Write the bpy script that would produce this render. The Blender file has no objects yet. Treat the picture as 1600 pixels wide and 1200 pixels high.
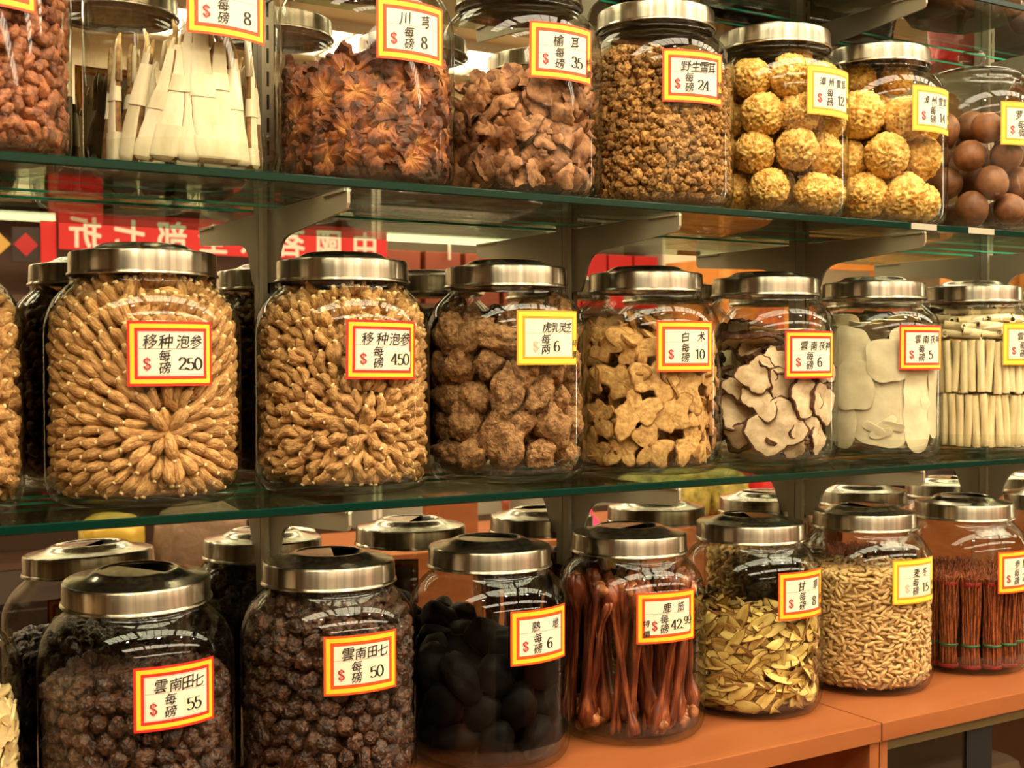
import bpy, bmesh, math, random
import numpy as np
from mathutils import Vector, Matrix, noise

C = bpy.context.scene.collection
scene = bpy.context.scene
PI = math.pi

# ------------------------------------------------------------------ camera
cam_data = bpy.data.cameras.new('camera')
cam = bpy.data.objects.new('camera', cam_data)
C.objects.link(cam)
cam_data.sensor_width = 36.0
cam_data.lens = 1964.13 / 1600.0 * 36.0
cam_data.clip_start = 0.05
cam_data.clip_end = 60.0
CAM = Vector((-0.1471, -1.3450, 1.3150))
rx = Vector((0.85351254, -0.52106924, -0.0017881))
uy = Vector((0.01259083, 0.01719299, 0.99977291))
fz = Vector((0.52092017, 0.85334123, -0.02123513))
cam.matrix_world = Matrix(((rx.x, uy.x, -fz.x, CAM.x), (rx.y, uy.y, -fz.y, CAM.y), (rx.z, uy.z, -fz.z, CAM.z), (0, 0, 0, 1)))
cam_data.dof.use_dof = True
cam_data.dof.focus_distance = 1.42
cam_data.dof.aperture_fstop = 12.0
scene.camera = cam

# ------------------------------------------------------------------ world, exposure
world = bpy.data.worlds.new('shop_air')
scene.world = world
world.use_nodes = True
bg = world.node_tree.nodes['Background']
bg.inputs[0].default_value = (1.0, 0.80, 0.55, 1)
bg.inputs[1].default_value = 0.05
scene.view_settings.view_transform = 'Standard'
scene.view_settings.look = 'None'
scene.view_settings.gamma = 1.0
scene.view_settings.exposure = 0.0
scene.view_settings.use_curve_mapping = False
cy = scene.cycles
cy.max_bounces = 14
cy.diffuse_bounces = 3
cy.glossy_bounces = 5
cy.transmission_bounces = 8
cy.transparent_max_bounces = 40
cy.caustics_reflective = False
cy.caustics_refractive = False
cy.sample_clamp_indirect = 6.0
cy.blur_glossy = 0.5

# ------------------------------------------------------------------ lighting (the ceiling fittings and the strips that give the light)
LAMP_COL = (1.0, 0.84, 0.60)
LAMP_POWER = 20.0
CEIL = 2.95
CEILING_LAMPS = [(x, y) for y in (-0.95, -2.5, -4.6) for x in (-0.75, 0.65, 2.05, 3.45, 4.85)]
SPOTS = [(x, -1.45) for x in (-0.6, 0.7, 1.9, 3.1)]
SPOT_POWER = 260.0

# ------------------------------------------------------------------ measured layout (metres; mirror at y = 0, shoppers' side is -y)
Z_COUNTER, Z_MID, Z_TOP, Z_HIGH = 0.858, 1.1755, 1.4864, 1.795
SHELF_FRONT, SHELF_BACK, SHELF_T = -0.236, -0.030, 0.0085
UPRIGHT_X = [0.3503 + 0.4064 * k for k in range(-2, 5)]
Y_MID, Y_BOT, Y_TOPROW = -0.0986, -0.1000, -0.1320
XT = [0.0200, 0.2205, 0.4135, 0.6035, 0.7975, 0.9905, 1.1775, 1.3745]
XM = [-0.0180, 0.1890, 0.4010, 0.6060, 0.8080, 1.0070, 1.2100, 1.4190, 1.6290]
XB = [-0.0230, 0.1800, 0.3830, 0.5820, 0.7820, 0.9800, 1.1920, 1.4020, 1.6100, 1.8200]
JR = 0.0935
LID_Z = 0.2186


# ------------------------------------------------------------------ small helpers
def tag(o, label=None, cat=None, group=None, kind=None):
    if label: o['label'] = label
    if cat: o['category'] = cat
    if group: o['group'] = group
    if kind: o['kind'] = kind
    return o


def empty(name, loc, label=None, cat=None, group=None, rz=0.0):
    o = bpy.data.objects.new(name, None)
    C.objects.link(o)
    o.location = loc
    o.rotation_euler = (0, 0, rz)
    o.empty_display_size = 0.02
    return tag(o, label, cat, group)


def link(name, me, parent=None, loc=None, M=None):
    o = bpy.data.objects.new(name, me)
    C.objects.link(o)
    if parent is not None:
        o.parent = parent
    if M is not None:
        o.matrix_world = M if parent is None else M
    elif loc is not None:
        o.location = loc
    return o


def lin(c):
    c = c / 255.0
    return c / 12.92 if c <= 0.04045 else ((c + 0.055) / 1.055) ** 2.4


def rgb(r, g, b):
    return (lin(r), lin(g), lin(b), 1.0)


class MB:
    """Collects vertices and faces (with material slots) for one mesh."""
    def __init__(self):
        self.v, self.f, self.m = [], [], []

    def add(self, vs, fs, mi=0):
        k = len(self.v)
        self.v.extend([tuple(p) for p in vs])
        self.f.extend([tuple(i + k for i in f) for f in fs])
        self.m.extend([mi] * len(fs) if isinstance(mi, int) else mi)

    def box(self, x0, x1, y0, y1, z0, z1, mi=0):
        v = [(x0, y0, z0), (x1, y0, z0), (x1, y1, z0), (x0, y1, z0), (x0, y0, z1), (x1, y0, z1), (x1, y1, z1), (x0, y1, z1)]
        self.add(v, [(0, 3, 2, 1), (4, 5, 6, 7), (0, 1, 5, 4), (1, 2, 6, 5), (2, 3, 7, 6), (3, 0, 4, 7)], mi)

    def lathe(self, prof, seg=48, mi=0, flip=False):
        vs, fs = [], []
        n = len(prof)
        for i in range(seg):
            a = 2 * PI * i / seg
            c, s = math.cos(a), math.sin(a)
            vs += [(r * c, r * s, z) for r, z in prof]
        for i in range(seg):
            j = (i + 1) % seg
            for k in range(n - 1):
                q = (i * n + k, j * n + k, j * n + k + 1, i * n + k + 1)
                if prof[k][0] < 1e-6: q = (i * n, j * n + k + 1, i * n + k + 1) if k == 0 else (i * n + k, j * n + k + 1, i * n + k + 1)
                elif prof[k + 1][0] < 1e-6: q = (i * n + k, j * n + k, i * n + k + 1)
                fs.append(tuple(reversed(q)) if flip else q)
        self.add(vs, fs, mi)

    def tube(self, pts, rad, seg=8, mi=0, caps=True):
        pts = [Vector(p) for p in pts]
        if not isinstance(rad, (list, tuple)): rad = [rad] * len(pts)
        vs, fs = [], []
        up = Vector((0.31, 0.17, 0.93))
        for i, p in enumerate(pts):
            t = (pts[min(i + 1, len(pts) - 1)] - pts[max(i - 1, 0)]).normalized()
            a = t.cross(up)
            if a.length < 1e-3: a = t.cross(Vector((1, 0, 0)))
            a.normalize()
            b = t.cross(a)
            for k in range(seg):
                w = 2 * PI * k / seg
                vs.append(p + (a * math.cos(w) + b * math.sin(w)) * rad[i])
        for i in range(len(pts) - 1):
            for k in range(seg):
                l = (k + 1) % seg
                fs.append((i * seg + k, i * seg + l, (i + 1) * seg + l, (i + 1) * seg + k))
        if caps:
            fs.append(tuple(range(seg - 1, -1, -1)))
            fs.append(tuple((len(pts) - 1) * seg + k for k in range(seg)))
        self.add(vs, fs, mi)

    def mesh(self, name, mats, smooth=True, fix=False):
        me = bpy.data.meshes.new(name)
        me.from_pydata(self.v, [], self.f)
        for m in mats: me.materials.append(m)
        me.polygons.foreach_set('material_index', np.array(self.m, dtype=np.int32))
        if smooth: me.polygons.foreach_set('use_smooth', np.ones(len(self.f), dtype=bool))
        if fix:
            bm = bmesh.new(); bm.from_mesh(me)
            bmesh.ops.recalc_face_normals(bm, faces=bm.faces)
            bm.to_mesh(me); bm.free()
        me.update()
        return me


def sharp(me, deg=35):
    try:
        me.set_sharp_from_angle(angle=math.radians(deg))
    except Exception:
        pass
    return me


def bevelled(me, w, seg=2):
    bm = bmesh.new(); bm.from_mesh(me)
    bmesh.ops.remove_doubles(bm, verts=bm.verts, dist=1e-5)
    bmesh.ops.bevel(bm, geom=[e for e in bm.edges if e.calc_face_angle(0) > 0.5], offset=w, segments=seg, affect='EDGES', profile=0.6)
    bm.to_mesh(me); bm.free()
    return me


# ------------------------------------------------------------------ materials
def new_mat(name):
    m = bpy.data.materials.new(name)
    m.use_nodes = True
    nt = m.node_tree
    nt.nodes.clear()
    out = nt.nodes.new('ShaderNodeOutputMaterial')
    return m, nt, out


def plain(name, col, rough=0.5, metal=0.0, spec=0.5, bump=0.0, bscale=60.0, coat=0.0):
    m, nt, out = new_mat(name)
    b = nt.nodes.new('ShaderNodeBsdfPrincipled')
    b.inputs['Base Color'].default_value = col
    b.inputs['Roughness'].default_value = rough
    b.inputs['Metallic'].default_value = metal
    b.inputs['Specular IOR Level'].default_value = spec
    b.inputs['Coat Weight'].default_value = coat
    if bump:
        tc = nt.nodes.new('ShaderNodeTexCoord')
        n = nt.nodes.new('ShaderNodeTexNoise'); n.inputs['Scale'].default_value = bscale; n.inputs['Detail'].default_value = 4
        bp = nt.nodes.new('ShaderNodeBump'); bp.inputs['Strength'].default_value = bump; bp.inputs['Distance'].default_value = 0.004
        nt.links.new(tc.outputs['Object'], n.inputs['Vector'])
        nt.links.new(n.outputs['Fac'], bp.inputs['Height'])
        nt.links.new(bp.outputs[0], b.inputs['Normal'])
    nt.links.new(b.outputs[0], out.inputs[0])
    return m


def organic(name, dark, light, scale=120.0, rough=0.65, bump=0.5, bdist=0.002, vary=0.25, spec=0.35, stretch=(1, 1, 1), sss=0.0, detail=5.0, kind='noise'):
    """A dried thing's skin: two-tone noise, bump, and a brightness of its own for each piece."""
    m, nt, out = new_mat(name)
    N, L = nt.nodes, nt.links
    b = N.new('ShaderNodeBsdfPrincipled')
    tc = N.new('ShaderNodeTexCoord')
    mp = N.new('ShaderNodeMapping'); mp.inputs['Scale'].default_value = stretch
    L.new(tc.outputs['Object'], mp.inputs['Vector'])
    oi = N.new('ShaderNodeObjectInfo')
    ge = N.new('ShaderNodeNewGeometry')
    ad = N.new('ShaderNodeMath'); ad.operation = 'ADD'
    L.new(oi.outputs['Random'], ad.inputs[0]); L.new(ge.outputs['Random Per Island'], ad.inputs[1])
    fr = N.new('ShaderNodeMath'); fr.operation = 'FRACT'; L.new(ad.outputs[0], fr.inputs[0])
    off = N.new('ShaderNodeVectorMath'); off.operation = 'ADD'
    L.new(mp.outputs[0], off.inputs[0])
    cx = N.new('ShaderNodeCombineXYZ'); L.new(fr.outputs[0], cx.inputs[0]); L.new(fr.outputs[0], cx.inputs[2])
    L.new(cx.outputs[0], off.inputs[1])
    n = N.new('ShaderNodeTexNoise'); n.inputs['Scale'].default_value = scale; n.inputs['Detail'].default_value = detail; n.inputs['Roughness'].default_value = 0.6
    L.new(off.outputs[0], n.inputs['Vector'])
    cr = N.new('ShaderNodeValToRGB')
    cr.color_ramp.elements[0].position = 0.33; cr.color_ramp.elements[0].color = dark
    cr.color_ramp.elements[1].position = 0.62; cr.color_ramp.elements[1].color = light
    L.new(n.outputs['Fac'], cr.inputs[0])
    hv = N.new('ShaderNodeHueSaturation')
    mr = N.new('ShaderNodeMapRange'); mr.inputs['To Min'].default_value = 1 - vary; mr.inputs['To Max'].default_value = 1 + vary
    L.new(fr.outputs[0], mr.inputs[0]); L.new(mr.outputs[0], hv.inputs['Value'])
    L.new(cr.outputs[0], hv.inputs['Color'])
    L.new(hv.outputs[0], b.inputs['Base Color'])
    b.inputs['Roughness'].default_value = rough
    b.inputs['Specular IOR Level'].default_value = spec
    if sss:
        b.inputs['Subsurface Weight'].default_value = sss
        b.inputs['Subsurface Radius'].default_value = (0.01, 0.005, 0.002)
        b.inputs['Subsurface Scale'].default_value = 0.5
    if bump:
        if kind == 'voronoi':
            n2 = N.new('ShaderNodeTexVoronoi'); n2.inputs['Scale'].default_value = scale * 2.0; h = n2.outputs['Distance']
        else:
            n2 = N.new('ShaderNodeTexNoise'); n2.inputs['Scale'].default_value = scale * 1.7; n2.inputs['Detail'].default_value = 6; h = n2.outputs['Fac']
        L.new(off.outputs[0], n2.inputs['Vector'])
        bp = N.new('ShaderNodeBump'); bp.inputs['Strength'].default_value = bump; bp.inputs['Distance'].default_value = bdist
        L.new(h, bp.inputs['Height'])
        L.new(bp.outputs[0], b.inputs['Normal'])
    L.new(b.outputs[0], out.inputs[0])
    return m


def thin_glass(name, tint, f0=0.06, power=4.0, gain=0.9, edge=None):
    """Clear sheet glass: see-through, with reflections that grow towards a grazing view and a longer, more tinted path there."""
    m, nt, out = new_mat(name)
    N, L = nt.nodes, nt.links
    lw = N.new('ShaderNodeLayerWeight'); lw.inputs['Blend'].default_value = 0.5
    pw = N.new('ShaderNodeMath'); pw.operation = 'POWER'; pw.inputs[1].default_value = power
    L.new(lw.outputs['Facing'], pw.inputs[0])
    ml = N.new('ShaderNodeMath'); ml.operation = 'MULTIPLY_ADD'; ml.inputs[1].default_value = gain; ml.inputs[2].default_value = f0
    L.new(pw.outputs[0], ml.inputs[0])
    tr = N.new('ShaderNodeBsdfTransparent')
    if edge:
        mx = N.new('ShaderNodeMix'); mx.data_type = 'RGBA'
        mx.inputs[6].default_value = tint; mx.inputs[7].default_value = edge
        L.new(pw.outputs[0], mx.inputs[0]); L.new(mx.outputs[2], tr.inputs[0])
    else:
        tr.inputs[0].default_value = tint
    gl = N.new('ShaderNodeBsdfGlossy'); gl.inputs['Roughness'].default_value = 0.02
    ms = N.new('ShaderNodeMixShader')
    L.new(ml.outputs[0], ms.inputs[0]); L.new(tr.outputs[0], ms.inputs[1]); L.new(gl.outputs[0], ms.inputs[2])
    L.new(ms.outputs[0], out.inputs[0])
    return m


def glow(name, col, strength):
    m, nt, out = new_mat(name)
    e = nt.nodes.new('ShaderNodeEmission')
    e.inputs[0].default_value = (*col, 1); e.inputs[1].default_value = strength
    nt.links.new(e.outputs[0], out.inputs[0])
    return m


def brushed(name, col, rough, aniso, streak=0.10):
    m, nt, out = new_mat(name)
    N, L = nt.nodes, nt.links
    b = N.new('ShaderNodeBsdfPrincipled')
    b.inputs['Metallic'].default_value = 1.0
    b.inputs['Anisotropic'].default_value = aniso
    b.inputs['Anisotropic Rotation'].default_value = 0.25
    tg = N.new('ShaderNodeTangent'); tg.direction_type = 'RADIAL'; tg.axis = 'Z'
    L.new(tg.outputs[0], b.inputs['Tangent'])
    tc = N.new('ShaderNodeTexCoord')
    mp = N.new('ShaderNodeMapping'); mp.inputs['Scale'].default_value = (5, 5, 500)
    L.new(tc.outputs['Object'], mp.inputs['Vector'])
    n = N.new('ShaderNodeTexNoise'); n.inputs['Scale'].default_value = 2.0; n.inputs['Detail'].default_value = 3
    L.new(mp.outputs[0], n.inputs['Vector'])
    mr = N.new('ShaderNodeMapRange'); mr.inputs['To Min'].default_value = rough - streak; mr.inputs['To Max'].default_value = rough + streak
    L.new(n.outputs['Fac'], mr.inputs[0]); L.new(mr.outputs[0], b.inputs['Roughness'])
    m2 = N.new('ShaderNodeMapping'); m2.inputs['Scale'].default_value = (150, 150, 1.5)
    L.new(tc.outputs['Object'], m2.inputs['Vector'])
    n2 = N.new('ShaderNodeTexNoise'); n2.inputs['Scale'].default_value = 1.0; n2.inputs['Detail'].default_value = 4
    L.new(m2.outputs[0], n2.inputs['Vector'])
    cr = N.new('ShaderNodeValToRGB')  # upright streaks of reflected light, put into the metal's base colour
    cr.color_ramp.elements[0].position = 0.35; cr.color_ramp.elements[0].color = tuple(c * 0.66 for c in col[:3]) + (1,)
    cr.color_ramp.elements[1].position = 0.62; cr.color_ramp.elements[1].color = tuple(min(c * 1.16, 1) for c in col[:3]) + (1,)
    L.new(n2.outputs['Fac'], cr.inputs[0]); L.new(cr.outputs[0], b.inputs['Base Color'])
    L.new(b.outputs[0], out.inputs[0])
    return m


def wood(name, c1, c2, scale=3.0, stretch=(1, 14, 14), rough=0.38):
    m, nt, out = new_mat(name)
    N, L = nt.nodes, nt.links
    b = N.new('ShaderNodeBsdfPrincipled')
    tc = N.new('ShaderNodeTexCoord')
    mp = N.new('ShaderNodeMapping'); mp.inputs['Scale'].default_value = stretch
    L.new(tc.outputs['Object'], mp.inputs['Vector'])
    n = N.new('ShaderNodeTexNoise'); n.inputs['Scale'].default_value = scale; n.inputs['Detail'].default_value = 6; n.inputs['Distortion'].default_value = 0.6
    L.new(mp.outputs[0], n.inputs['Vector'])
    cr = N.new('ShaderNodeValToRGB')
    cr.color_ramp.elements[0].position = 0.3; cr.color_ramp.elements[0].color = c1
    cr.color_ramp.elements[1].position = 0.7; cr.color_ramp.elements[1].color = c2
    L.new(n.outputs['Fac'], cr.inputs[0]); L.new(cr.outputs[0], b.inputs['Base Color'])
    b.inputs['Roughness'].default_value = rough
    L.new(b.outputs[0], out.inputs[0])
    return m


GLASS = thin_glass('jar_glass', (0.98, 0.98, 0.96, 1), 0.032, 3.8, 0.55, (0.62, 0.62, 0.52, 1))
GLASS_BASE = thin_glass('jar_thick_base', (0.93, 0.94, 0.90, 1), 0.05, 2.6, 0.5, (0.35, 0.38, 0.30, 1))
SHELF_GLASS = thin_glass('shelf_glass', (0.92, 0.96, 0.92, 1), 0.05, 4.5, 0.55, (0.66, 0.80, 0.70, 1))


def glass_edge(name, col, inner, through):
    """The cut edge of a glass sheet: dark green from outside, a tinted window (or a lit green line) seen from within the sheet."""
    m, nt, out = new_mat(name)
    N, L = nt.nodes, nt.links
    b = N.new('ShaderNodeBsdfPrincipled')
    b.inputs['Base Color'].default_value = col; b.inputs['Roughness'].default_value = 0.12; b.inputs['Specular IOR Level'].default_value = 0.2
    t = N.new('ShaderNodeBsdfTransparent' if through else 'ShaderNodeBsdfTranslucent'); t.inputs[0].default_value = inner
    ge = N.new('ShaderNodeNewGeometry')
    ms = N.new('ShaderNodeMixShader')
    L.new(ge.outputs['Backfacing'], ms.inputs[0]); L.new(b.outputs[0], ms.inputs[1]); L.new(t.outputs[0], ms.inputs[2])
    L.new(ms.outputs[0], out.inputs[0])
    return m


SHELF_EDGE = glass_edge('shelf_green_edge', (0.0015, 0.020, 0.0125, 1), (0.72, 0.88, 0.78, 1), True)


def edge_glow():
    m, nt, out = new_mat('shelf_edge_glow')
    d = nt.nodes.new('ShaderNodeBsdfDiffuse'); d.inputs[0].default_value = (0.10, 0.95, 0.60, 1)  # bright green stands in for light piped along the glass to this edge
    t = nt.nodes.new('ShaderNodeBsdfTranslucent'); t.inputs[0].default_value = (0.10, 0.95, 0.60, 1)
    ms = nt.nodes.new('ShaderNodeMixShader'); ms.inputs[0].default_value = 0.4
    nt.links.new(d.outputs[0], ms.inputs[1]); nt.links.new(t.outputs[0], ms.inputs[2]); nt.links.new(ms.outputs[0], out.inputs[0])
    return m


SHELF_EDGE_BACK = edge_glow()
MIRROR = None
def mirror_mat():
    m, nt, out = new_mat('silvered_mirror')
    g = nt.nodes.new('ShaderNodeBsdfGlossy'); g.inputs['Roughness'].default_value = 0.0
    g.inputs['Color'].default_value = (0.74, 0.73, 0.67, 1)
    nt.links.new(g.outputs[0], out.inputs[0])
    return m
MIRROR = mirror_mat()
METAL = brushed('brushed_steel', (0.49, 0.43, 0.34, 1), 0.28, 0.96, 0.008)
METAL_TOP = brushed('polished_steel', (0.50, 0.45, 0.375, 1), 0.20, 0.5, 0.01)
RECESS_SHADE = plain('lid_recess_shade', (0.05, 0.042, 0.034, 1), 0.3, 1.0)  # lid steel darkened: shade of the grip recess is in its colour
PAPER = plain('card_cream', rgb(230, 222, 197), 0.55)
SLIP = plain('price_slip_paper', rgb(222, 216, 182), 0.5)
RED = plain('card_red', rgb(205, 38, 22), 0.5)
ORANGE_RED = plain('card_orange_red', rgb(214, 76, 18), 0.5)
YELLOW = plain('card_yellow', rgb(252, 196, 40), 0.5)
LEMON = plain('card_lemon', rgb(243, 214, 66), 0.5)
GOLD = plain('card_gold', rgb(206, 152, 30), 0.5)
INK = plain('black_ink', (0.008, 0.008, 0.008, 1), 0.6)
RED_INK = plain('red_ink', rgb(178, 36, 40), 0.6)
PALE_INK = plain('faded_ink', rgb(206, 178, 150), 0.6)
STEEL_PAINT = plain('beige_grey_metal', rgb(176, 164, 140), 0.45, 0.35)
SLOT_SHADE = plain('slot_shade', (0.006, 0.005, 0.004, 1), 0.9)  # shade inside upright and screw slots, put into a near-black colour
ORANGE_WOOD = wood('orange_wood', rgb(142, 80, 43), rgb(158, 94, 53), 2.0, (1.2, 10, 10), 0.32)
WALL_CREAM = plain('cream_paint', rgb(226, 212, 180), 0.8)


# ------------------------------------------------------------------ lettering
glyph_cache = {}
_font_obj = None


def glyph(ch, bold=0.0):
    """(vertices centred on the glyph's box, in ems, and faces) of one character of the built-in font."""
    key = (ch, bold)
    if key in glyph_cache: return glyph_cache[key]
    cu = bpy.data.curves.new('ink', 'FONT')
    cu.body = ch; cu.size = 1.0; cu.resolution_u = 4; cu.fill_mode = 'FRONT'
    ob = bpy.data.objects.new('ink', cu)
    C.objects.link(ob)
    dg = bpy.context.evaluated_depsgraph_get()
    me = bpy.data.meshes.new_from_object(ob.evaluated_get(dg))
    vs = np.array([v.co[:2] for v in me.vertices]) if len(me.vertices) else np.zeros((0, 2))
    fs = [tuple(p.vertices) for p in me.polygons]
    bpy.data.objects.remove(ob); bpy.data.curves.remove(cu); bpy.data.meshes.remove(me)
    if len(vs):
        vs = vs - (vs.max(0) + vs.min(0)) / 2
    if bold and len(vs):
        # a broad nib: the same outline set down twice along the slant of the pen (four times for a heavy hand)
        steps = [(-0.8, -0.6), (0.8, 0.6)] + ([(-0.6, 0.8), (0.6, -0.8)] if bold > 0.02 else [])
        n = len(vs)
        fs = [tuple(i + k * n for i in f) for k in range(len(steps)) for f in fs]
        vs = np.concatenate([vs + np.array(s) * bold for s in steps])
    glyph_cache[key] = (vs, fs)
    return glyph_cache[key]


def smooth_path(pts, n=6):
    P = [np.array(p, float) for p in pts]
    if len(P) < 3: return P
    out = []
    for i in range(len(P) - 1):
        p0, p1, p2, p3 = P[max(i - 1, 0)], P[i], P[i + 1], P[min(i + 2, len(P) - 1)]
        for k in range(n):
            t = k / n
            out.append(0.5 * (2 * p1 + (p2 - p0) * t + (2 * p0 - 5 * p1 + 4 * p2 - p3) * t * t + (3 * p1 - p0 - 3 * p2 + p3) * t ** 3))
    out.append(P[-1])
    return out


DIGITS = {
    '0': [[(0, .5), (.06, .82), (.25, 1), (.44, .82), (.5, .5), (.44, .18), (.25, 0), (.06, .18), (0, .5)]],
    '1': [[(.06, .84), (.18, .9), (.27, 1)], ['L', (.27, 1), (.27, 0)], ['L', (.08, .015), (.46, .015)]],
    '2': [[(.05, .76), (.08, .92), (.25, 1), (.43, .9), (.45, .72), (.34, .5), (.12, .2), (.02, .04)], ['L', (.02, .04), (.47, .04)], ['L', (.47, .04), (.5, .2)]],
    '3': [[(.05, .82), (.12, .97), (.28, 1), (.42, .88), (.42, .7), (.32, .56), (.2, .53)], [(.2, .53), (.38, .5), (.48, .32), (.42, .1), (.24, 0), (.07, .06), (.03, .2)]],
    '4': [['L', (.36, 1), (.36, 0)], ['L', (.36, 1), (.0, .3)], ['L', (.0, .29), (.52, .29)], ['L', (.22, .015), (.5, .015)]],
    '5': [['L', (.1, .97), (.44, .97)], ['L', (.1, .97), (.07, .52)], [(.07, .5), (.2, .6), (.36, .58), (.48, .42), (.47, .2), (.34, .03), (.16, 0), (.02, .12)]],
    '6': [[(.42, .9), (.3, 1), (.14, .88), (.03, .6), (.03, .3), (.12, .05), (.26, 0), (.42, .08), (.49, .3), (.41, .52), (.26, .58), (.1, .48), (.04, .32)]],
    '8': [[(.25, .54), (.08, .66), (.06, .86), (.25, 1), (.43, .88), (.42, .68), (.25, .54), (.06, .4), (.02, .18), (.12, .02), (.27, 0), (.44, .06), (.48, .24), (.42, .4), (.25, .54)]],
    '9': [[(.07, .12), (.2, 0), (.36, .1), (.46, .4), (.46, .7), (.38, .95), (.24, 1), (.08, .92), (.01, .7), (.08, .48), (.24, .42), (.4, .52), (.46, .68)]],
    '$': [[(.45, .7), (.4, .84), (.25, .9), (.08, .84), (.05, .68), (.16, .56), (.32, .48), (.45, .36), (.44, .18), (.27, .1), (.1, .16), (.04, .32)], ['L', (.21, 1.05), (.21, -.05)], ['L', (.29, 1.05), (.29, -.05)]],
    '.': [['L', (.1, .0), (.1, .09)]],
}


def stroke_mesh(ch):
    key = ('#', ch)
    if key in glyph_cache: return glyph_cache[key]
    V, F = [], []
    for s in DIGITS[ch]:
        line = s[0] == 'L'
        P = [np.array(p, float) for p in s[1:]] if line else smooth_path(s)
        n = len(P)
        base = len(V)
        for i, p in enumerate(P):
            d = P[min(i + 1, n - 1)] - P[max(i - 1, 0)]
            L = max(np.hypot(*d), 1e-6)
            w = 0.026 + 0.052 * abs(d[1]) / L
            if ch == '$' and line: w = 0.02
            nn = np.array([-d[1], d[0]]) / L
            V += [p + nn * w, p - nn * w]
        for i in range(n - 1):
            a = base + 2 * i
            F.append((a, a + 2, a + 3, a + 1))
    V = np.array(V) - np.array([0.25, 0.5])
    glyph_cache[key] = (V, F)
    return V, F


# ------------------------------------------------------------------ price cards
LW, LH = 0.0815, 0.0597


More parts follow.
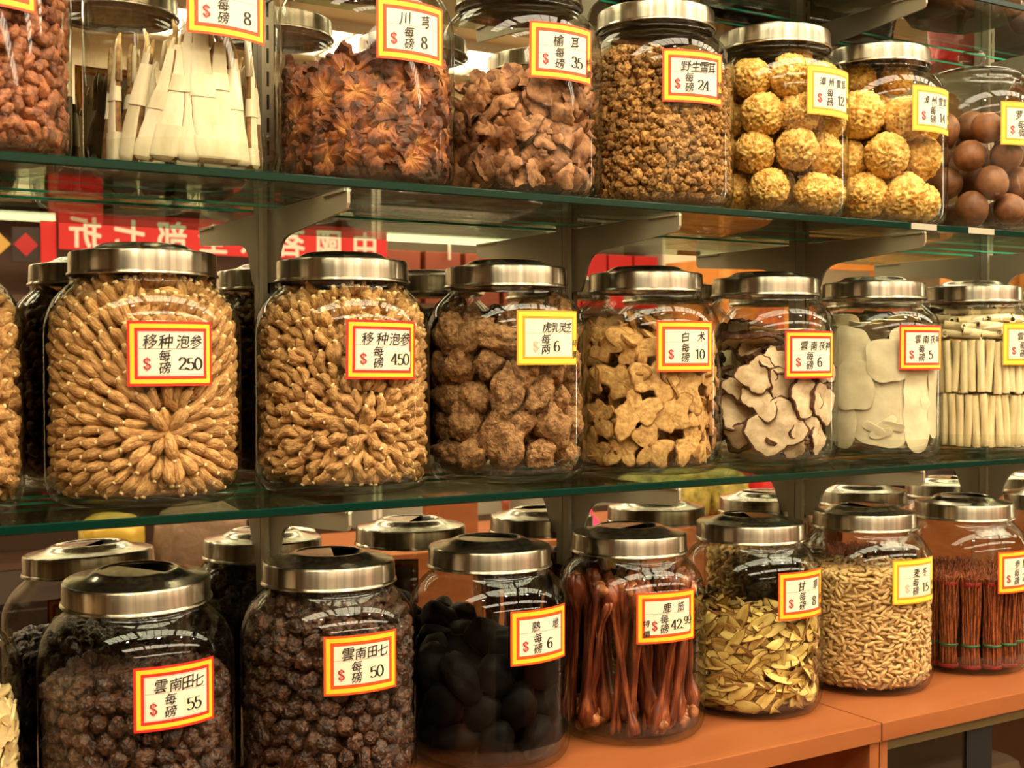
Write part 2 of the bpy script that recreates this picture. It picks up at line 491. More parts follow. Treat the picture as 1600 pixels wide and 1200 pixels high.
def price_card(jar, th, zc, style, title, price, tilt=0.0, unit='磅', side=None, side_u=0.935, price_u=0.72, small=None, seed=1, dollar=RED_INK, unit_u=0.41, dollar_u=0.215, slip=False):
    """A bordered card stuck on the jar's front; bends with the glass."""
    rnd = random.Random(seed)
    R = JR + 0.0009
    ct, st = math.cos(tilt), math.sin(tilt)

    def warp(u, v, lift=0.0):
        x, z = (u - 0.5) * LW, (v - 0.5) * LH
        x, z = x * ct - z * st, x * st + z * ct
        a = th + x / R
        return ((R + lift) * math.sin(a), -(R + lift) * math.cos(a), zc + z)

    if style == 'red':
        rings = [(0.030, RED), (0.078, YELLOW), (0.115, RED)]
    elif style == 'orange':
        rings = [(0.028, ORANGE_RED), (0.082, YELLOW), (0.125, ORANGE_RED)]
    else:
        rings = [(0.022, GOLD), (0.078, LEMON), (0.112, GOLD)]
    asp = LW / LH
    line_mat = RED if style != 'gold' else GOLD
    cuts_u = [0.0] + [r for r, _ in rings] + [0.122, 0.126]
    inset = rings + [(0.122, PAPER), (0.126, line_mat)]
    us = sorted(set(cuts_u + [1 - c for c in cuts_u] + [0.126 + (0.748) * k / 14 for k in range(1, 14)]))
    cv = [c * asp for c in cuts_u]
    vs = sorted(set(cv + [1 - c for c in cv] + [0.576, 0.582]))
    mats = []
    def mi(m):
        if m not in mats: mats.append(m)
        return mats.index(m)
    mb = MB()
    grid = [warp(u, v) for v in vs for u in us]
    fs, ms = [], []
    nu = len(us)
    for j in range(len(vs) - 1):
        for i in range(nu - 1):
            u, v = (us[i] + us[i + 1]) / 2, (vs[j] + vs[j + 1]) / 2
            d = min(u, 1 - u, v / asp, (1 - v) / asp)
            m = PAPER
            for r, mm in inset:
                if d < r: m = mm; break
            else:
                if 0.576 < v < 0.582: m = line_mat
            fs.append((j * nu + i, j * nu + i + 1, (j + 1) * nu + i + 1, (j + 1) * nu + i)); ms.append(mi(m))
    mb.add(grid, fs, ms)
    card = link('price_card', mb.mesh('price_card', mats, smooth=True), jar)
    if slip:
        w = 0.0079 * len(price.replace('.', '')) + 0.0062 * len(small or '') + 0.0045
        u0 = price_u - 0.5 * (0.0079 * len(price.replace('.', '')) + 0.0045) / LW
        n = 6
        sm = MB()
        sm.add([warp(u0 + w / LW * i / n, v, 0.00025) for v in (0.205, 0.475) for i in range(n + 1)], [(i, i + 1, n + 2 + i, n + 1 + i) for i in range(n)])
        tag(link('price_slip', sm.mesh('price_slip', [SLIP]), card), 'slip of paper pasted under the price')
    ink, red = MB(), MB()

    def put(dst, V, F, u, v, h, rot=0.0, shear=0.0, wid=1.0):
        c, s = math.cos(rot), math.sin(rot)
        out = []
        for x, y in V:
            x, y = x * wid + shear * y, y + 0.10 * x * (shear > 0)
            x, y = x * c - y * s, x * s + y * c
            out.append(warp(u + x * h / LW, v + y * h / LH, 0.0005))
        dst.add(out, F)

    for ch, u, v, h in title:
        V, F = glyph(ch, 0.012)
        put(ink, V, F, u, v, h * rnd.uniform(0.95, 1.06), rnd.uniform(-0.06, 0.08), 0.10, rnd.uniform(0.92, 1.05))
    if unit:
        for ch, v in (('每', 0.475), (unit, 0.285)):
            V, F = glyph(ch, 0.012)
            put(ink, V, F, unit_u, v, 0.0118, rnd.uniform(-0.05, 0.1), 0.12)
    if price:
        x = price_u - 0.5 * len(price.replace('.', '')) * 0.0079 / LW
        for ch in price:
            V, F = stroke_mesh(ch)
            put(ink, V, F, x + 0.0039 / LW, 0.345, 0.0112, wid=1.28)
            x += (0.0079 if ch != '.' else 0.0034) / LW
    if small:
        x = price_u + 0.5 * len(price.replace('.', '')) * 0.0079 / LW + 0.045
        for ch in small:
            V, F = stroke_mesh(ch)
            put(ink, V, F, x + 0.0031 / LW, 0.40, 0.0088, wid=1.25)
            x += 0.0062 / LW
    if side:
        for k, ch in enumerate(side):
            V, F = glyph(ch, 0.014)
            put(ink, V, F, side_u, 0.40 - 0.21 * k, 0.0088, rnd.uniform(-0.1, 0.1), 0.1)
    if len(ink.v):
        link('handwriting', ink.mesh('handwriting', [INK], smooth=False), card)
    if price or unit:
        V, F = stroke_mesh('$')
        put(red, V, F, dollar_u, 0.345, 0.0118)
        tag(link('dollar_sign', red.mesh('dollar_sign', [dollar], smooth=False), card), 'red dollar sign' if dollar is RED_INK else 'faded dollar sign')
    return card


def chars(s, us, v=0.69, h=0.0132):
    return [(c, u, v, h) for c, u in zip(s, us)]


# ------------------------------------------------------------------ the jar
def jar_radius(z):
    """Inner radius of the jar at height z."""
    prof = [(0.010, 0.082), (0.016, 0.0885), (0.024, 0.0905), (0.160, 0.0905), (0.172, 0.0900), (0.183, 0.0875), (0.194, 0.0825), (0.204, 0.0745), (0.211, 0.067), (0.216, 0.064)]
    if z <= prof[0][0]: return prof[0][1]
    for (z0, r0), (z1, r1) in zip(prof, prof[1:]):
        if z <= z1: return r0 + (r1 - r0) * (z - z0) / (z1 - z0)
    return prof[-1][1]


def make_jar_meshes():
    b = MB()
    outer = [(0.0, 0.0022), (0.055, 0.0030), (0.074, 0.0012), (0.0795, 0.0), (0.0850, 0.0022), (0.0895, 0.0080), (0.0922, 0.0150), (0.0935, 0.0240), (0.0935, 0.0600), (0.0935, 0.1100), (0.0935, 0.1600),
             (0.0931, 0.1700), (0.0920, 0.1770), (0.0898, 0.1850), (0.0862, 0.1930), (0.0815, 0.2000), (0.0760, 0.2060), (0.0712, 0.2100), (0.0690, 0.2125), (0.0686, 0.2150), (0.0700, 0.2170), (0.0690, 0.2190), (0.0672, 0.2230)]
    b.lathe(outer, 96, 0)
    b.lathe([(0.0, 0.0078), (0.060, 0.0074), (0.0790, 0.0082), (0.0850, 0.0118), (0.0885, 0.0190), (0.0900, 0.0280)], 96, 1)
    b.lathe([(0.0640, 0.2230), (0.0645, 0.2150), (0.0670, 0.2090), (0.0740, 0.2030), (0.0800, 0.1965)], 96, 0)
    body = b.mesh('jar_body', [GLASS, GLASS_BASE])
    l = MB()
    l.lathe([(0.0690, 0.0030), (0.0712, 0.0), (0.0726, 0.0008), (0.0722, 0.0026), (0.0707, 0.0036), (0.0704, 0.0130), (0.0702, 0.0210), (0.0696, 0.0224), (0.0682, 0.0232)], 96, 0)
    l.lathe([(0.0682, 0.0232), (0.0640, 0.0240), (0.0560, 0.0252), (0.0500, 0.0264), (0.0470, 0.0276), (0.0430, 0.0300), (0.0395, 0.0316), (0.0365, 0.0319), (0.0347, 0.0314), (0.0336, 0.0298)], 96, 1)
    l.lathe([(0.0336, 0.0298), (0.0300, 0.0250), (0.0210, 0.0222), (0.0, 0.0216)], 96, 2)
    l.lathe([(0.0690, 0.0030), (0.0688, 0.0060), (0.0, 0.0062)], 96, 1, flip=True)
    lid = sharp(l.mesh('lid', [METAL, METAL_TOP, RECESS_SHADE]), 50)
    g = MB()
    n = 24
    rim, cx = 0.0340, 0.004
    a0 = math.acos(cx / rim)
    pts = [(rim * math.cos(a), rim * math.sin(a)) for a in [a0 + (2 * PI - 2 * a0) * k / n for k in range(n + 1)]]
    top = [(x, y, 0.0307) for x, y in pts]
    bot = [(x, y, 0.0296) for x, y in pts]
    m = len(pts)
    g.add(top + bot, [tuple(range(m)), tuple(range(2 * m - 1, m - 1, -1))] + [(k, m + k, m + (k + 1) % m, (k + 1) % m) for k in range(m)])
    grip = g.mesh('lid_grip', [METAL_TOP], smooth=False)
    return body, lid, grip


BODY, LID, GRIP = make_jar_meshes()
JARS = {}


def jar(key, x, y, z, label, lid=True, rz=0.0, lid_turn=0.0, lid_tilt=(0, 0)):
    r = empty('glass_jar', (x, y, z), label, 'jar', 'glass jars of dried goods')
    JARS[key] = (r, Vector((x, y, z)))
    link('jar_body', BODY, r)
    if lid:
        l = link('lid', LID, r, (0, 0, LID_Z))
        l.rotation_euler = (lid_tilt[0], lid_tilt[1], lid_turn)
        link('lid_grip', GRIP, l)
    return r


# ------------------------------------------------------------------ the room
def struct(name, mb, mats, smooth=False):
    return tag(link(name, mb.mesh(name, mats, smooth=smooth)), kind='structure')


def box_obj(name, x0, x1, y0, y1, z0, z1, mat, parent=None, bev=0.0):
    mb = MB(); mb.box(x0, x1, y0, y1, z0, z1)
    me = mb.mesh(name, [mat], smooth=False)
    if bev: bevelled(me, bev)
    return link(name, me, parent)


RX0, RX1, RY0 = -4.0, 9.0, -5.2
m = MB(); m.box(RX0, RX1, RY0, 0.06, -0.05, 0.0); struct('floor', m, [plain('floor_tile', rgb(112, 90, 68), 0.35)])
m = MB(); m.box(RX0, RX1, RY0, 0.06, CEIL, CEIL + 0.05); struct('ceiling', m, [plain('ceiling_paint', rgb(228, 214, 184), 0.85)])
m = MB(); m.box(RX0, RX1, 0.012, 0.06, 0.0, CEIL); struct('wall_back', m, [WALL_CREAM])
m = MB(); m.box(RX0, RX1, RY0 - 0.05, RY0, 0.0, CEIL); struct('wall_front', m, [WALL_CREAM])
m = MB(); m.box(RX0 - 0.05, RX0, RY0, 0.06, 0.0, CEIL); struct('wall_left', m, [plain('brown_panelling', rgb(92, 64, 44), 0.6)])
m = MB(); m.box(RX1, RX1 + 0.05, RY0, 0.06, 0.0, CEIL); struct('wall_right', m, [WALL_CREAM])

mir = box_obj('wall_mirror', -0.95, 3.2, 0.0, 0.010, Z_COUNTER + 0.002, 2.55, MIRROR)
tag(mir, 'large wall mirror behind the glass shelves, showing the shop across the aisle', 'mirror')

# ceiling fittings: a trough, a louvre and the lit diffuser
LAMP = glow('lamp_diffuser', LAMP_COL, LAMP_POWER)
TROUGH = plain('lamp_trough', rgb(220, 214, 200), 0.4)
mt = MB()
for (a, b, c, d) in ((-0.66, 0.66, -0.27, -0.25), (-0.66, 0.66, 0.25, 0.27), (-0.66, -0.64, -0.25, 0.25), (0.64, 0.66, -0.25, 0.25)):
    mt.box(a, b, c, d, -0.05, 0.0)
trough_me = mt.mesh('trough', [TROUGH], smooth=False)
md = MB(); md.box(-0.64, 0.64, -0.25, 0.25, -0.030, -0.012); diff_me = md.mesh('diffuser', [LAMP], smooth=False)
ml = MB(); ml.box(-0.010, 0.010, -0.25, 0.25, -0.05, -0.0305); louv_me = ml.mesh('louvre', [TROUGH], smooth=False)
for x, y in CEILING_LAMPS:
    t = empty('ceiling_light', (x, y, CEIL), 'long louvred fluorescent ceiling light in rows over the aisle', 'ceiling light', 'fluorescent ceiling lights')
    link('trough', trough_me, t); link('diffuser', diff_me, t); [link('louvre', louv_me, t, (-0.64 + 1.28 * k / 5, 0, 0)) for k in range(1, 5)]

SPOT = glow('spot_lens', LAMP_COL, SPOT_POWER)
sr = MB(); sr.lathe([(0.062, -0.002), (0.075, -0.012), (0.090, -0.010), (0.092, 0.0)], 32); ring_me = sr.mesh('trim_ring', [TROUGH])
sl = MB(); sl.lathe([(0.0, -0.0060), (0.061, -0.0058), (0.0615, -0.003)], 32); lens_me = sl.mesh('spot_lens', [SPOT])
for x, y in SPOTS:
    t = empty('ceiling_spotlight', (x, y, CEIL), 'small round recessed ceiling spotlight over the aisle, seen as a dot on the jars', 'spotlight', 'recessed ceiling spotlights')
    link('trim_ring', ring_me, t); link('spot_lens', lens_me, t)

# a pillar far down the aisle with a pair of upright tubes, which draws the fine upright lines on the jars
TUBE = glow('tube_glow', (1.0, 0.90, 0.70), 30.0)
pl = empty('lit_pillar', (5.30, -0.42, 0), 'cream pillar far down the aisle with two upright fluorescent tubes, mirrored as fine lines on the jars', 'pillar')
box_obj('post', -0.02, 0.20, -0.22, 0.22, 0.0, CEIL - 0.001, WALL_CREAM, pl)
for yy in (-0.10, 0.10):
    mb = MB(); mb.tube([(-0.045, yy, 0.75), (-0.045, yy, 2.35)], 0.019, 16); fx = link('tube', mb.mesh('tube', [TUBE]), pl)
    for z0 in (0.70, 2.35): box_obj('end_cap', -0.07, -0.0205, yy - 0.03, yy + 0.03, z0, z0 + 0.05, TROUGH, fx)

# ------------------------------------------------------------------ uprights, brackets, glass shelves
UW, UD = 0.0140, 0.0125


def upright_mesh():
    mb = MB()
    z0, z1 = 1.047 - 0.858, 2.45 - 0.858
    mb.box(-UW / 2, UW / 2, -0.0065, -0.0005, z0, z1)
    mb.box(-UW / 2, -UW / 2 + 0.0015, -UD, -0.0065, z0, z1)
    mb.box(UW / 2 - 0.0015, UW / 2, -UD, -0.0065, z0, z1)
    xs = [-UW / 2, -0.0015, 0.0015, UW / 2]
    for a, b in ((xs[0], xs[1]), (xs[2], xs[3])): mb.box(a, b, -UD - 0.0012, -UD, z0, z1)
    z = z0
    pitch, slot = 0.0254, 0.0165
    while z < z1 - 0.001:
        mb.box(xs[1], xs[2], -UD - 0.0012, -UD, z, min(z + pitch - slot, z1)); z += pitch
    mb.box(-0.00155, 0.00155, -UD - 0.0007, -UD - 0.0001, z0, z1, 1)  # dark strip just behind the face, standing in for shade in the slots
    return mb.mesh('shelf_upright', [STEEL_PAINT, SLOT_SHADE], smooth=False)


def screw_mesh():
    mb = MB()
    mb.lathe([(0.0, -0.0016), (0.0022, -0.0014), (0.0034, -0.0006), (0.0036, 0.0)], 16, 0)
    mb.box(-0.0022, 0.0022, -0.0004, 0.0004, -0.0021, -0.0013, 1)
    me = mb.mesh('screw', [STEEL_PAINT, SLOT_SHADE])
    me.transform(Matrix.Rotation(-PI / 2, 4, 'X'))
    return me


def bracket_mesh():
    """Cantilever bracket: a deep web that tapers to a rounded tip, with a tail down the upright."""
    out = [(0.0, 0.0), (-0.2140, 0.0), (-0.2155, -0.003), (-0.2155, -0.014), (-0.2130, -0.0185), (-0.2080, -0.0205), (-0.0620, -0.0315), (-0.0480, -0.0350), (-0.0400, -0.0400), (-0.0340, -0.0480), (-0.0230, -0.0750), (-0.0180, -0.0800), (0.0, -0.0800)]
    mb = MB()
    n = len(out)
    w = 0.0016
    vs = [(-w, y, z) for y, z in out] + [(w, y, z) for y, z in out]
    mb.add(vs, [tuple(range(n - 1, -1, -1)), tuple(range(n, 2 * n))] + [(k, (k + 1) % n, n + (k + 1) % n, n + k) for k in range(n)])
    mb.box(-0.0040, 0.0040, -0.2130, -0.160, -0.0024, -0.0002)
    return mb.mesh('shelf_bracket', [STEEL_PAINT], smooth=False, fix=True)


up_me, scr_me, br_me = upright_mesh(), screw_mesh(), bracket_mesh()
place_word = {0.3503: 'left of the knobbly ginseng jar', 0.7567: 'between the lump jar and the tan slice jar', 1.1631: 'behind the two fungus ball jars', 1.5695: 'behind the monk fruit jar'}
for i, x in enumerate(UPRIGHT_X):
    w = place_word.get(round(x, 4))
    if w is None and i != 1: continue
    w = w or 'left of the sunburst ginseng jar'
    u = link('shelf_upright', up_me, None, (x, 0.0, 0.858))
    tag(u, 'slotted metal shelf upright on the mirror ' + w, 'shelf upright', 'slotted uprights on the mirror')
    for zz in (0.241, 0.70, 1.30):
        s = link('screw', scr_me, u, (0.0, -UD - 0.0012, zz))
    for z, nm in ((Z_MID, 'middle'), (Z_TOP, 'upper'), (Z_HIGH, 'highest')):
        b = link('shelf_bracket', br_me, None, (x, -UD - 0.0016, z - SHELF_T - 0.0003))
        tag(b, 'metal bracket under the %s shelf, %s' % (nm, w), 'shelf bracket', 'brackets under the glass shelves')


def glass_shelf(z, label, tapes=()):
    mb = MB()
    x0, x1, y0, y1 = -0.90, 2.60, SHELF_FRONT, SHELF_BACK
    c = 0.0012
    zt, zb = z, z - SHELF_T
    mb.add([(x0, y0 + c, zt), (x1, y0 + c, zt), (x1, y1 - c, zt), (x0, y1 - c, zt)], [(0, 1, 2, 3)], 0)
    mb.add([(x0, y0 + c, zb), (x1, y0 + c, zb), (x1, y1 - c, zb), (x0, y1 - c, zb)], [(3, 2, 1, 0)], 0)
    prof = [(0, zb), (-c, zb + c), (-c, zt - c), (0, zt)]
    for yb, s in ((y0 + c, 1), (y1 - c, -1)):
        vs = [(x, yb + s * q, zz) for x in (x0, x1) for q, zz in prof]
        if s > 0: mb.add(vs, [(k, 4 + k, 5 + k, k + 1) for k in range(3)], 1)
        else:
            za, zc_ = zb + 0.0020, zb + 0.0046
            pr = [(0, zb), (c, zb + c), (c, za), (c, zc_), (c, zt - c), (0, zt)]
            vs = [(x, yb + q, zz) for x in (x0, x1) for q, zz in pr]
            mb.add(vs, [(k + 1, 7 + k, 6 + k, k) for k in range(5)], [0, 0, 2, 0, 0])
    for x, s in ((x0, 1), (x1, -1)):
        mb.add([(x, y0 + c, zb), (x, y1 - c, zb), (x, y1 - c, zt), (x, y0 + c, zt)], [(0, 1, 2, 3)], 1)
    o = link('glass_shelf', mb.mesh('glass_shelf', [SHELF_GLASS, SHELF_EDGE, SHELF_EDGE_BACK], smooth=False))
    tag(o, label, 'glass shelf', 'glass shelves on the mirror')
    for a, b in tapes:
        t = box_obj('edge_tape', a, b, y0 - 0.0006, y0 - 0.0001, zb + 0.0004, zt - 0.0004, plain('grey_tape', rgb(168, 160, 138), 0.5), o)
        tag(t, 'grey tape on the shelf edge')
    return o


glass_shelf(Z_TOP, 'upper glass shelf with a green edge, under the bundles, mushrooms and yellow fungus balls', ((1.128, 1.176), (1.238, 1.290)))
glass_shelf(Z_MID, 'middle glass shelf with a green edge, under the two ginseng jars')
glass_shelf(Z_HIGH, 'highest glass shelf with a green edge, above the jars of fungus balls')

# ------------------------------------------------------------------ counter
CF, CT = -0.255, 0.0235
SPLIT = 1.058
INNER_WOOD = wood('cabinet_red_wood', rgb(140, 58, 28), rgb(162, 74, 36), 2.0, (10, 10, 1.2), 0.4)
BLACK_FRAME = plain('black_frame', (0.012, 0.010, 0.009, 1), 0.7, 0, 0.2)
SMOKED = thin_glass('smoked_glass', (0.66, 0.66, 0.62, 1), 0.04, 4.0, 0.5)
for x0, x1, lab in ((-0.95, SPLIT - 0.0012, 'orange wood counter unit with an open front, under the dark root jars'), (SPLIT + 0.0012, 3.2, 'orange wood counter unit with a dark glass front, under the seed jar')):
    e = empty('counter_unit', ((x0 + x1) / 2, CF, 0), lab, 'counter', 'counter units under the mirror')
    ox = -(x0 + x1) / 2
    oy = -CF
    def B(n, a, b, c, d, z0, z1, mat, bev=0.0, par=None):
        return box_obj(n, a + ox, b + ox, c + oy, d + oy, z0, z1, mat, par or e, bev)
    B('worktop', x0, x1, CF, 0.0, Z_COUNTER - CT, Z_COUNTER, ORANGE_WOOD, 0.0012)
    B('side_panel', x0, x0 + 0.013, CF + 0.004, 0.0, 0.0, Z_COUNTER - CT - 0.0002, ORANGE_WOOD)
    B('side_panel', x1 - 0.016, x1, CF + 0.004, 0.0, 0.0, Z_COUNTER - CT - 0.0002, ORANGE_WOOD)
    B('back_panel', x0 + 0.0135, x1 - 0.0165, -0.012, 0.0, 0.0, Z_COUNTER - CT - 0.0002, INNER_WOOD)
    B('inner_shelf', x0 + 0.0135, x1 - 0.0165, CF + 0.02, -0.0125, 0.42, 0.44, INNER_WOOD)
    if x0 > 1:
        B('top_rail', x0 + 0.0135, x1 - 0.0165, CF + 0.006, CF + 0.020, Z_COUNTER - CT - 0.014, Z_COUNTER - CT - 0.0003, plain('olive_rail', rgb(88, 74, 44), 0.4))
        for k in range(4):
            a = x0 + 0.0140 + k * 0.42
            f = B('glass_door', a, a + 0.155, CF + 0.010, CF + 0.013, 0.05, Z_COUNTER - CT - 0.0145, SMOKED)
            g = B('glass_door', a + 0.205, a + 0.405, CF + 0.010, CF + 0.013, 0.05, Z_COUNTER - CT - 0.0145, SMOKED)
            B('door_frame', a + 0.155, a + 0.205, CF + 0.008, CF + 0.016, 0.05, Z_COUNTER - CT - 0.0145, BLACK_FRAME)
CLOTH = plain('pinkish_grey_cloth', rgb(190, 158, 138), 0.9, bump=0.4, bscale=40)
for k, lab in enumerate(('lowest', 'middle', 'topmost')):
    o = box_obj('folded_cloth', 1.085 + 0.006 * k, 1.390 + 0.006 * k, -0.215, -0.05, 0.4402 + 0.105 * k, 0.540 + 0.105 * k, CLOTH, None, 0.03)
    tag(o, 'folded pinkish grey cloth in the dark counter cabinet, %s of its stack' % lab, 'cloth', 'folded cloths in the counter cabinet')

# ------------------------------------------------------------------ jars with their cards
jar('T1', XT[0], Y_TOPROW, Z_TOP, 'glass jar at the top left, full of wrinkled reddish-brown dried fruit', lid_turn=0.4)
jar('T2', XT[1], Y_TOPROW, Z_TOP, 'glass jar holding white paper-wrapped bundles, price card 8', lid_turn=1.0)
jar('T3', XT[2], Y_TOPROW, Z_TOP, 'glass jar two thirds full of orange-brown root slices, price card 8', lid_turn=2.0)
jar('T4', XT[3], Y_TOPROW, Z_TOP, 'glass jar of curled brown mushrooms, price card 35', lid_turn=0.2)
jar('T5', XT[4], Y_TOPROW, Z_TOP, 'glass jar of small golden-brown frilly fungus crumbs, price card 24', lid_turn=0.9)
jar('T6', XT[5], Y_TOPROW, Z_TOP, 'glass jar of yellow sponge-like fungus balls, price card 12', lid_turn=1.2)
jar('T7', XT[6], Y_TOPROW, Z_TOP, 'glass jar of yellow sponge-like fungus balls, price card 14', lid_turn=2.2)
jar('T8', XT[7], Y_TOPROW, Z_TOP, 'glass jar with a knobbed glass lid, full of smooth brown monk fruit', lid=False)
jar('M0', XM[0], Y_MID, Z_MID, 'glass jar of knobbly roots cut by the left edge, beside the 250 jar', lid_turn=0.3)
jar('M1', XM[1], Y_MID, Z_MID, 'glass jar of ginseng roots in a neat sunburst, price card 250', lid_turn=1.3)
jar('M2', XM[2], Y_MID, Z_MID, 'glass jar of knobbly ginseng roots in a rough sunburst, price card 450', lid_turn=0.7)
jar('M3', XM[3], Y_MID, Z_MID, 'glass jar of large brown fungus lumps with a yellow card', lid_turn=2.3)
jar('M4', XM[4], Y_MID, Z_MID, 'glass jar of tan lobed root slices, price card 10', lid_turn=0.1)
jar('M5', XM[5], Y_MID, Z_MID, 'glass jar of white slices with dark bark edges, price card 6', lid_turn=1.8)
jar('M6', XM[6], Y_MID, Z_MID, 'glass jar of thin smooth white sheets, price card 5', lid_turn=1.1)
jar('M7', XM[7], Y_MID, Z_MID, 'glass jar of cream rolled bark tubes at the right edge', lid_turn=0.5)
jar('M8', XM[8], Y_MID, Z_MID, 'glass jar right of the rolled tubes, seen only by its mirror image', lid_turn=0.5)
jar('B0', XB[0], Y_BOT, Z_COUNTER, 'glass jar of pale flat seeds cut by the left edge, on the counter', lid_turn=0.5)
jar('B1', XB[1], Y_BOT, Z_COUNTER, 'glass jar two thirds full of dark knobbly roots, price card 55', lid_turn=0.55, lid_tilt=(0.02, -0.045))
jar('B2', XB[2], Y_BOT, Z_COUNTER, 'glass jar full of dark knobbly roots, price card 50', lid_turn=-0.35)
jar('B3', XB[3], Y_BOT, Z_COUNTER, 'glass jar of black prepared root lumps, price card 6, on the counter', lid_turn=0.7)
jar('B4', XB[4], Y_BOT, Z_COUNTER, 'glass jar of long reddish-brown tendons, price card 42.99', lid_turn=-1.2)
jar('B5', XB[5], Y_BOT, Z_COUNTER, 'glass jar of yellow licorice slices, price card 8, on the counter', lid_turn=2.6)
jar('B6', XB[6], Y_BOT, Z_COUNTER, 'glass jar of small pale spindle-shaped tubers, price card 15', lid_turn=2.9)
jar('B7', XB[7], Y_BOT, Z_COUNTER, 'glass jar of red-brown root bundles with green ties', lid_turn=0.2)
jar('B8', XB[8], Y_BOT, Z_COUNTER, 'glass jar at the right edge of the counter, only its lid in view', lid_turn=0.9)
jar('B9', XB[9], Y_BOT, Z_COUNTER, 'glass jar past the right edge of the counter, its mirrored lid in view', lid_turn=0.9)

D = math.radians


def card(key, th, zc, *a, **k):
    r = JARS[key][0]
    k.setdefault('seed', sum(map(ord, key)))
    return price_card(r, D(th), zc, *a, **k)


card('T1', 6.5, 0.1515, 'orange', [], '', unit='')
card('T2', 9.6, 0.1512, 'orange', [], '8')
card('T3', 6.5, 0.1516, 'orange', chars('川芎', (0.36, 0.66)), '8', price_u=0.64, unit_u=0.42)
card('T4', -0.4, 0.1535, 'orange', chars('榆耳', (0.40, 0.66)), '35', side='特價', price_u=0.70, unit_u=0.42, tilt=-0.01)
card('T5', -8.5, 0.1484, 'orange', chars('野生雪耳', (0.34, 0.49, 0.63, 0.77)), '24', side='特價', price_u=0.62, unit_u=0.39)
card('T6', 6.0, 0.1540, 'gold', chars('漳州雪耳', (0.27, 0.44, 0.62, 0.77), h=0.0112), '12', side='特價', price_u=0.68, unit_u=0.42)
card('T7', 5.4, 0.1510, 'gold', chars('漳州雪耳', (0.27, 0.44, 0.62, 0.77), h=0.0112), '14', side='特價', price_u=0.68, unit_u=0.42)
card('T8', -3.5, 0.1496, 'gold', chars('罗汉果', (0.34, 0.54, 0.74)), '', unit='個', unit_u=0.39)
card('M1', 0.6, 0.1434, 'red', chars('移种泡参', (0.25, 0.42, 0.62, 0.78), h=0.0140), '250', price_u=0.71)
card('M2', 3.0, 0.1473, 'red', chars('移种泡参', (0.27, 0.46, 0.64, 0.81), h=0.0140), '450', price_u=0.73, tilt=-0.015, slip=True)
card('M3', 0.6, 0.1609, 'gold', chars('虎乳灵芝', (0.43, 0.56, 0.69, 0.81), h=0.0118), '6', unit='两', side='特價', price_u=0.585, dollar=PALE_INK, dollar_u=0.26, slip=True)
card('M4', -4.9, 0.1520, 'orange', chars('白术', (0.44, 0.73), h=0.0125), '10', price_u=0.70, unit_u=0.44, slip=True)
card('M5', -3.4, 0.1422, 'red', chars('雲南茯神', (0.32, 0.50, 0.67, 0.82), h=0.0120), '6', price_u=0.62, unit_u=0.42)
card('M6', -2.0, 0.1515, 'red', chars('雲南茯神', (0.34, 0.51, 0.68, 0.82), h=0.0118), '5', price_u=0.63, unit_u=0.42)
card('M7', -0.7, 0.1569, 'gold', chars('雲', (0.36,), h=0.0118), '')
card('B1', 7.6, 0.1436, 'red', chars('雲南田七', (0.30, 0.47, 0.62, 0.76)), '55', price_u=0.70, slip=True)
card('B2', -1.7, 0.1494, 'orange', chars('雲南田七', (0.30, 0.46, 0.62, 0.77)), '50', price_u=0.68, slip=True)
card('B3', 8.2, 0.1525, 'orange', chars('熟地', (0.38, 0.74), h=0.0128), '6', price_u=0.62)
card('B4', -7.0, 0.1535, 'orange', chars('鹿筋', (0.46, 0.70), h=0.0118), '42.', small='99', side='特價', side_u=0.145, price_u=0.62, dollar_u=0.265, unit_u=0.42, slip=True)
card('B5', 4.0, 0.1582, 'orange', chars('甘草', (0.42, 0.76), h=0.0125), '8', side='特價', price_u=0.72, unit_u=0.44)
card('B6', 0.4, 0.1560, 'gold', chars('麦冬', (0.47, 0.68), h=0.0125), '15', side='特價', price_u=0.70, unit_u=0.45, dollar=PALE_INK, dollar_u=0.27, slip=True)
card('B7', 2.6, 0.1497, 'orange', chars('参鬚', (0.42, 0.64), h=0.0125), '28', price_u=0.66)

# the knobbed glass lid of the monk fruit jar
kl = MB()
kl.lathe([(0.0700, 0.0), (0.0720, 0.002), (0.0720, 0.006), (0.0690, 0.0085), (0.0560, 0.0140), (0.0350, 0.0190), (0.0160, 0.0210), (0.0110, 0.0225), (0.0095, 0.0250), (0.0115, 0.0280), (0.0170, 0.0315), (0.0200, 0.0360), (0.0195, 0.0410), (0.0150, 0.0450), (0.0080, 0.0468), (0.0, 0.0472)], 72, 0)
k = link('lid', kl.mesh('glass_lid', [GLASS_BASE]), JARS['T8'][0], (0, 0, 0.2225))
tag(k, 'clear glass lid with a round knob')

# ------------------------------------------------------------------ what is in the jars
def fbm(p, s, o=3):
    return noise.fractal(Vector(p) * s, 1.0, 2.0, o)


def ico(sub):
    bm = bmesh.new()
    bmesh.ops.create_icosphere(bm, subdivisions=sub, radius=1.0)
    V = np.array([v.co for v in bm.verts]); F = [tuple(v.index for v in f.verts) for f in bm.faces]
    bm.free()
    return V, F


ICO = {k: ico(k) for k in (2, 3, 4, 5)}


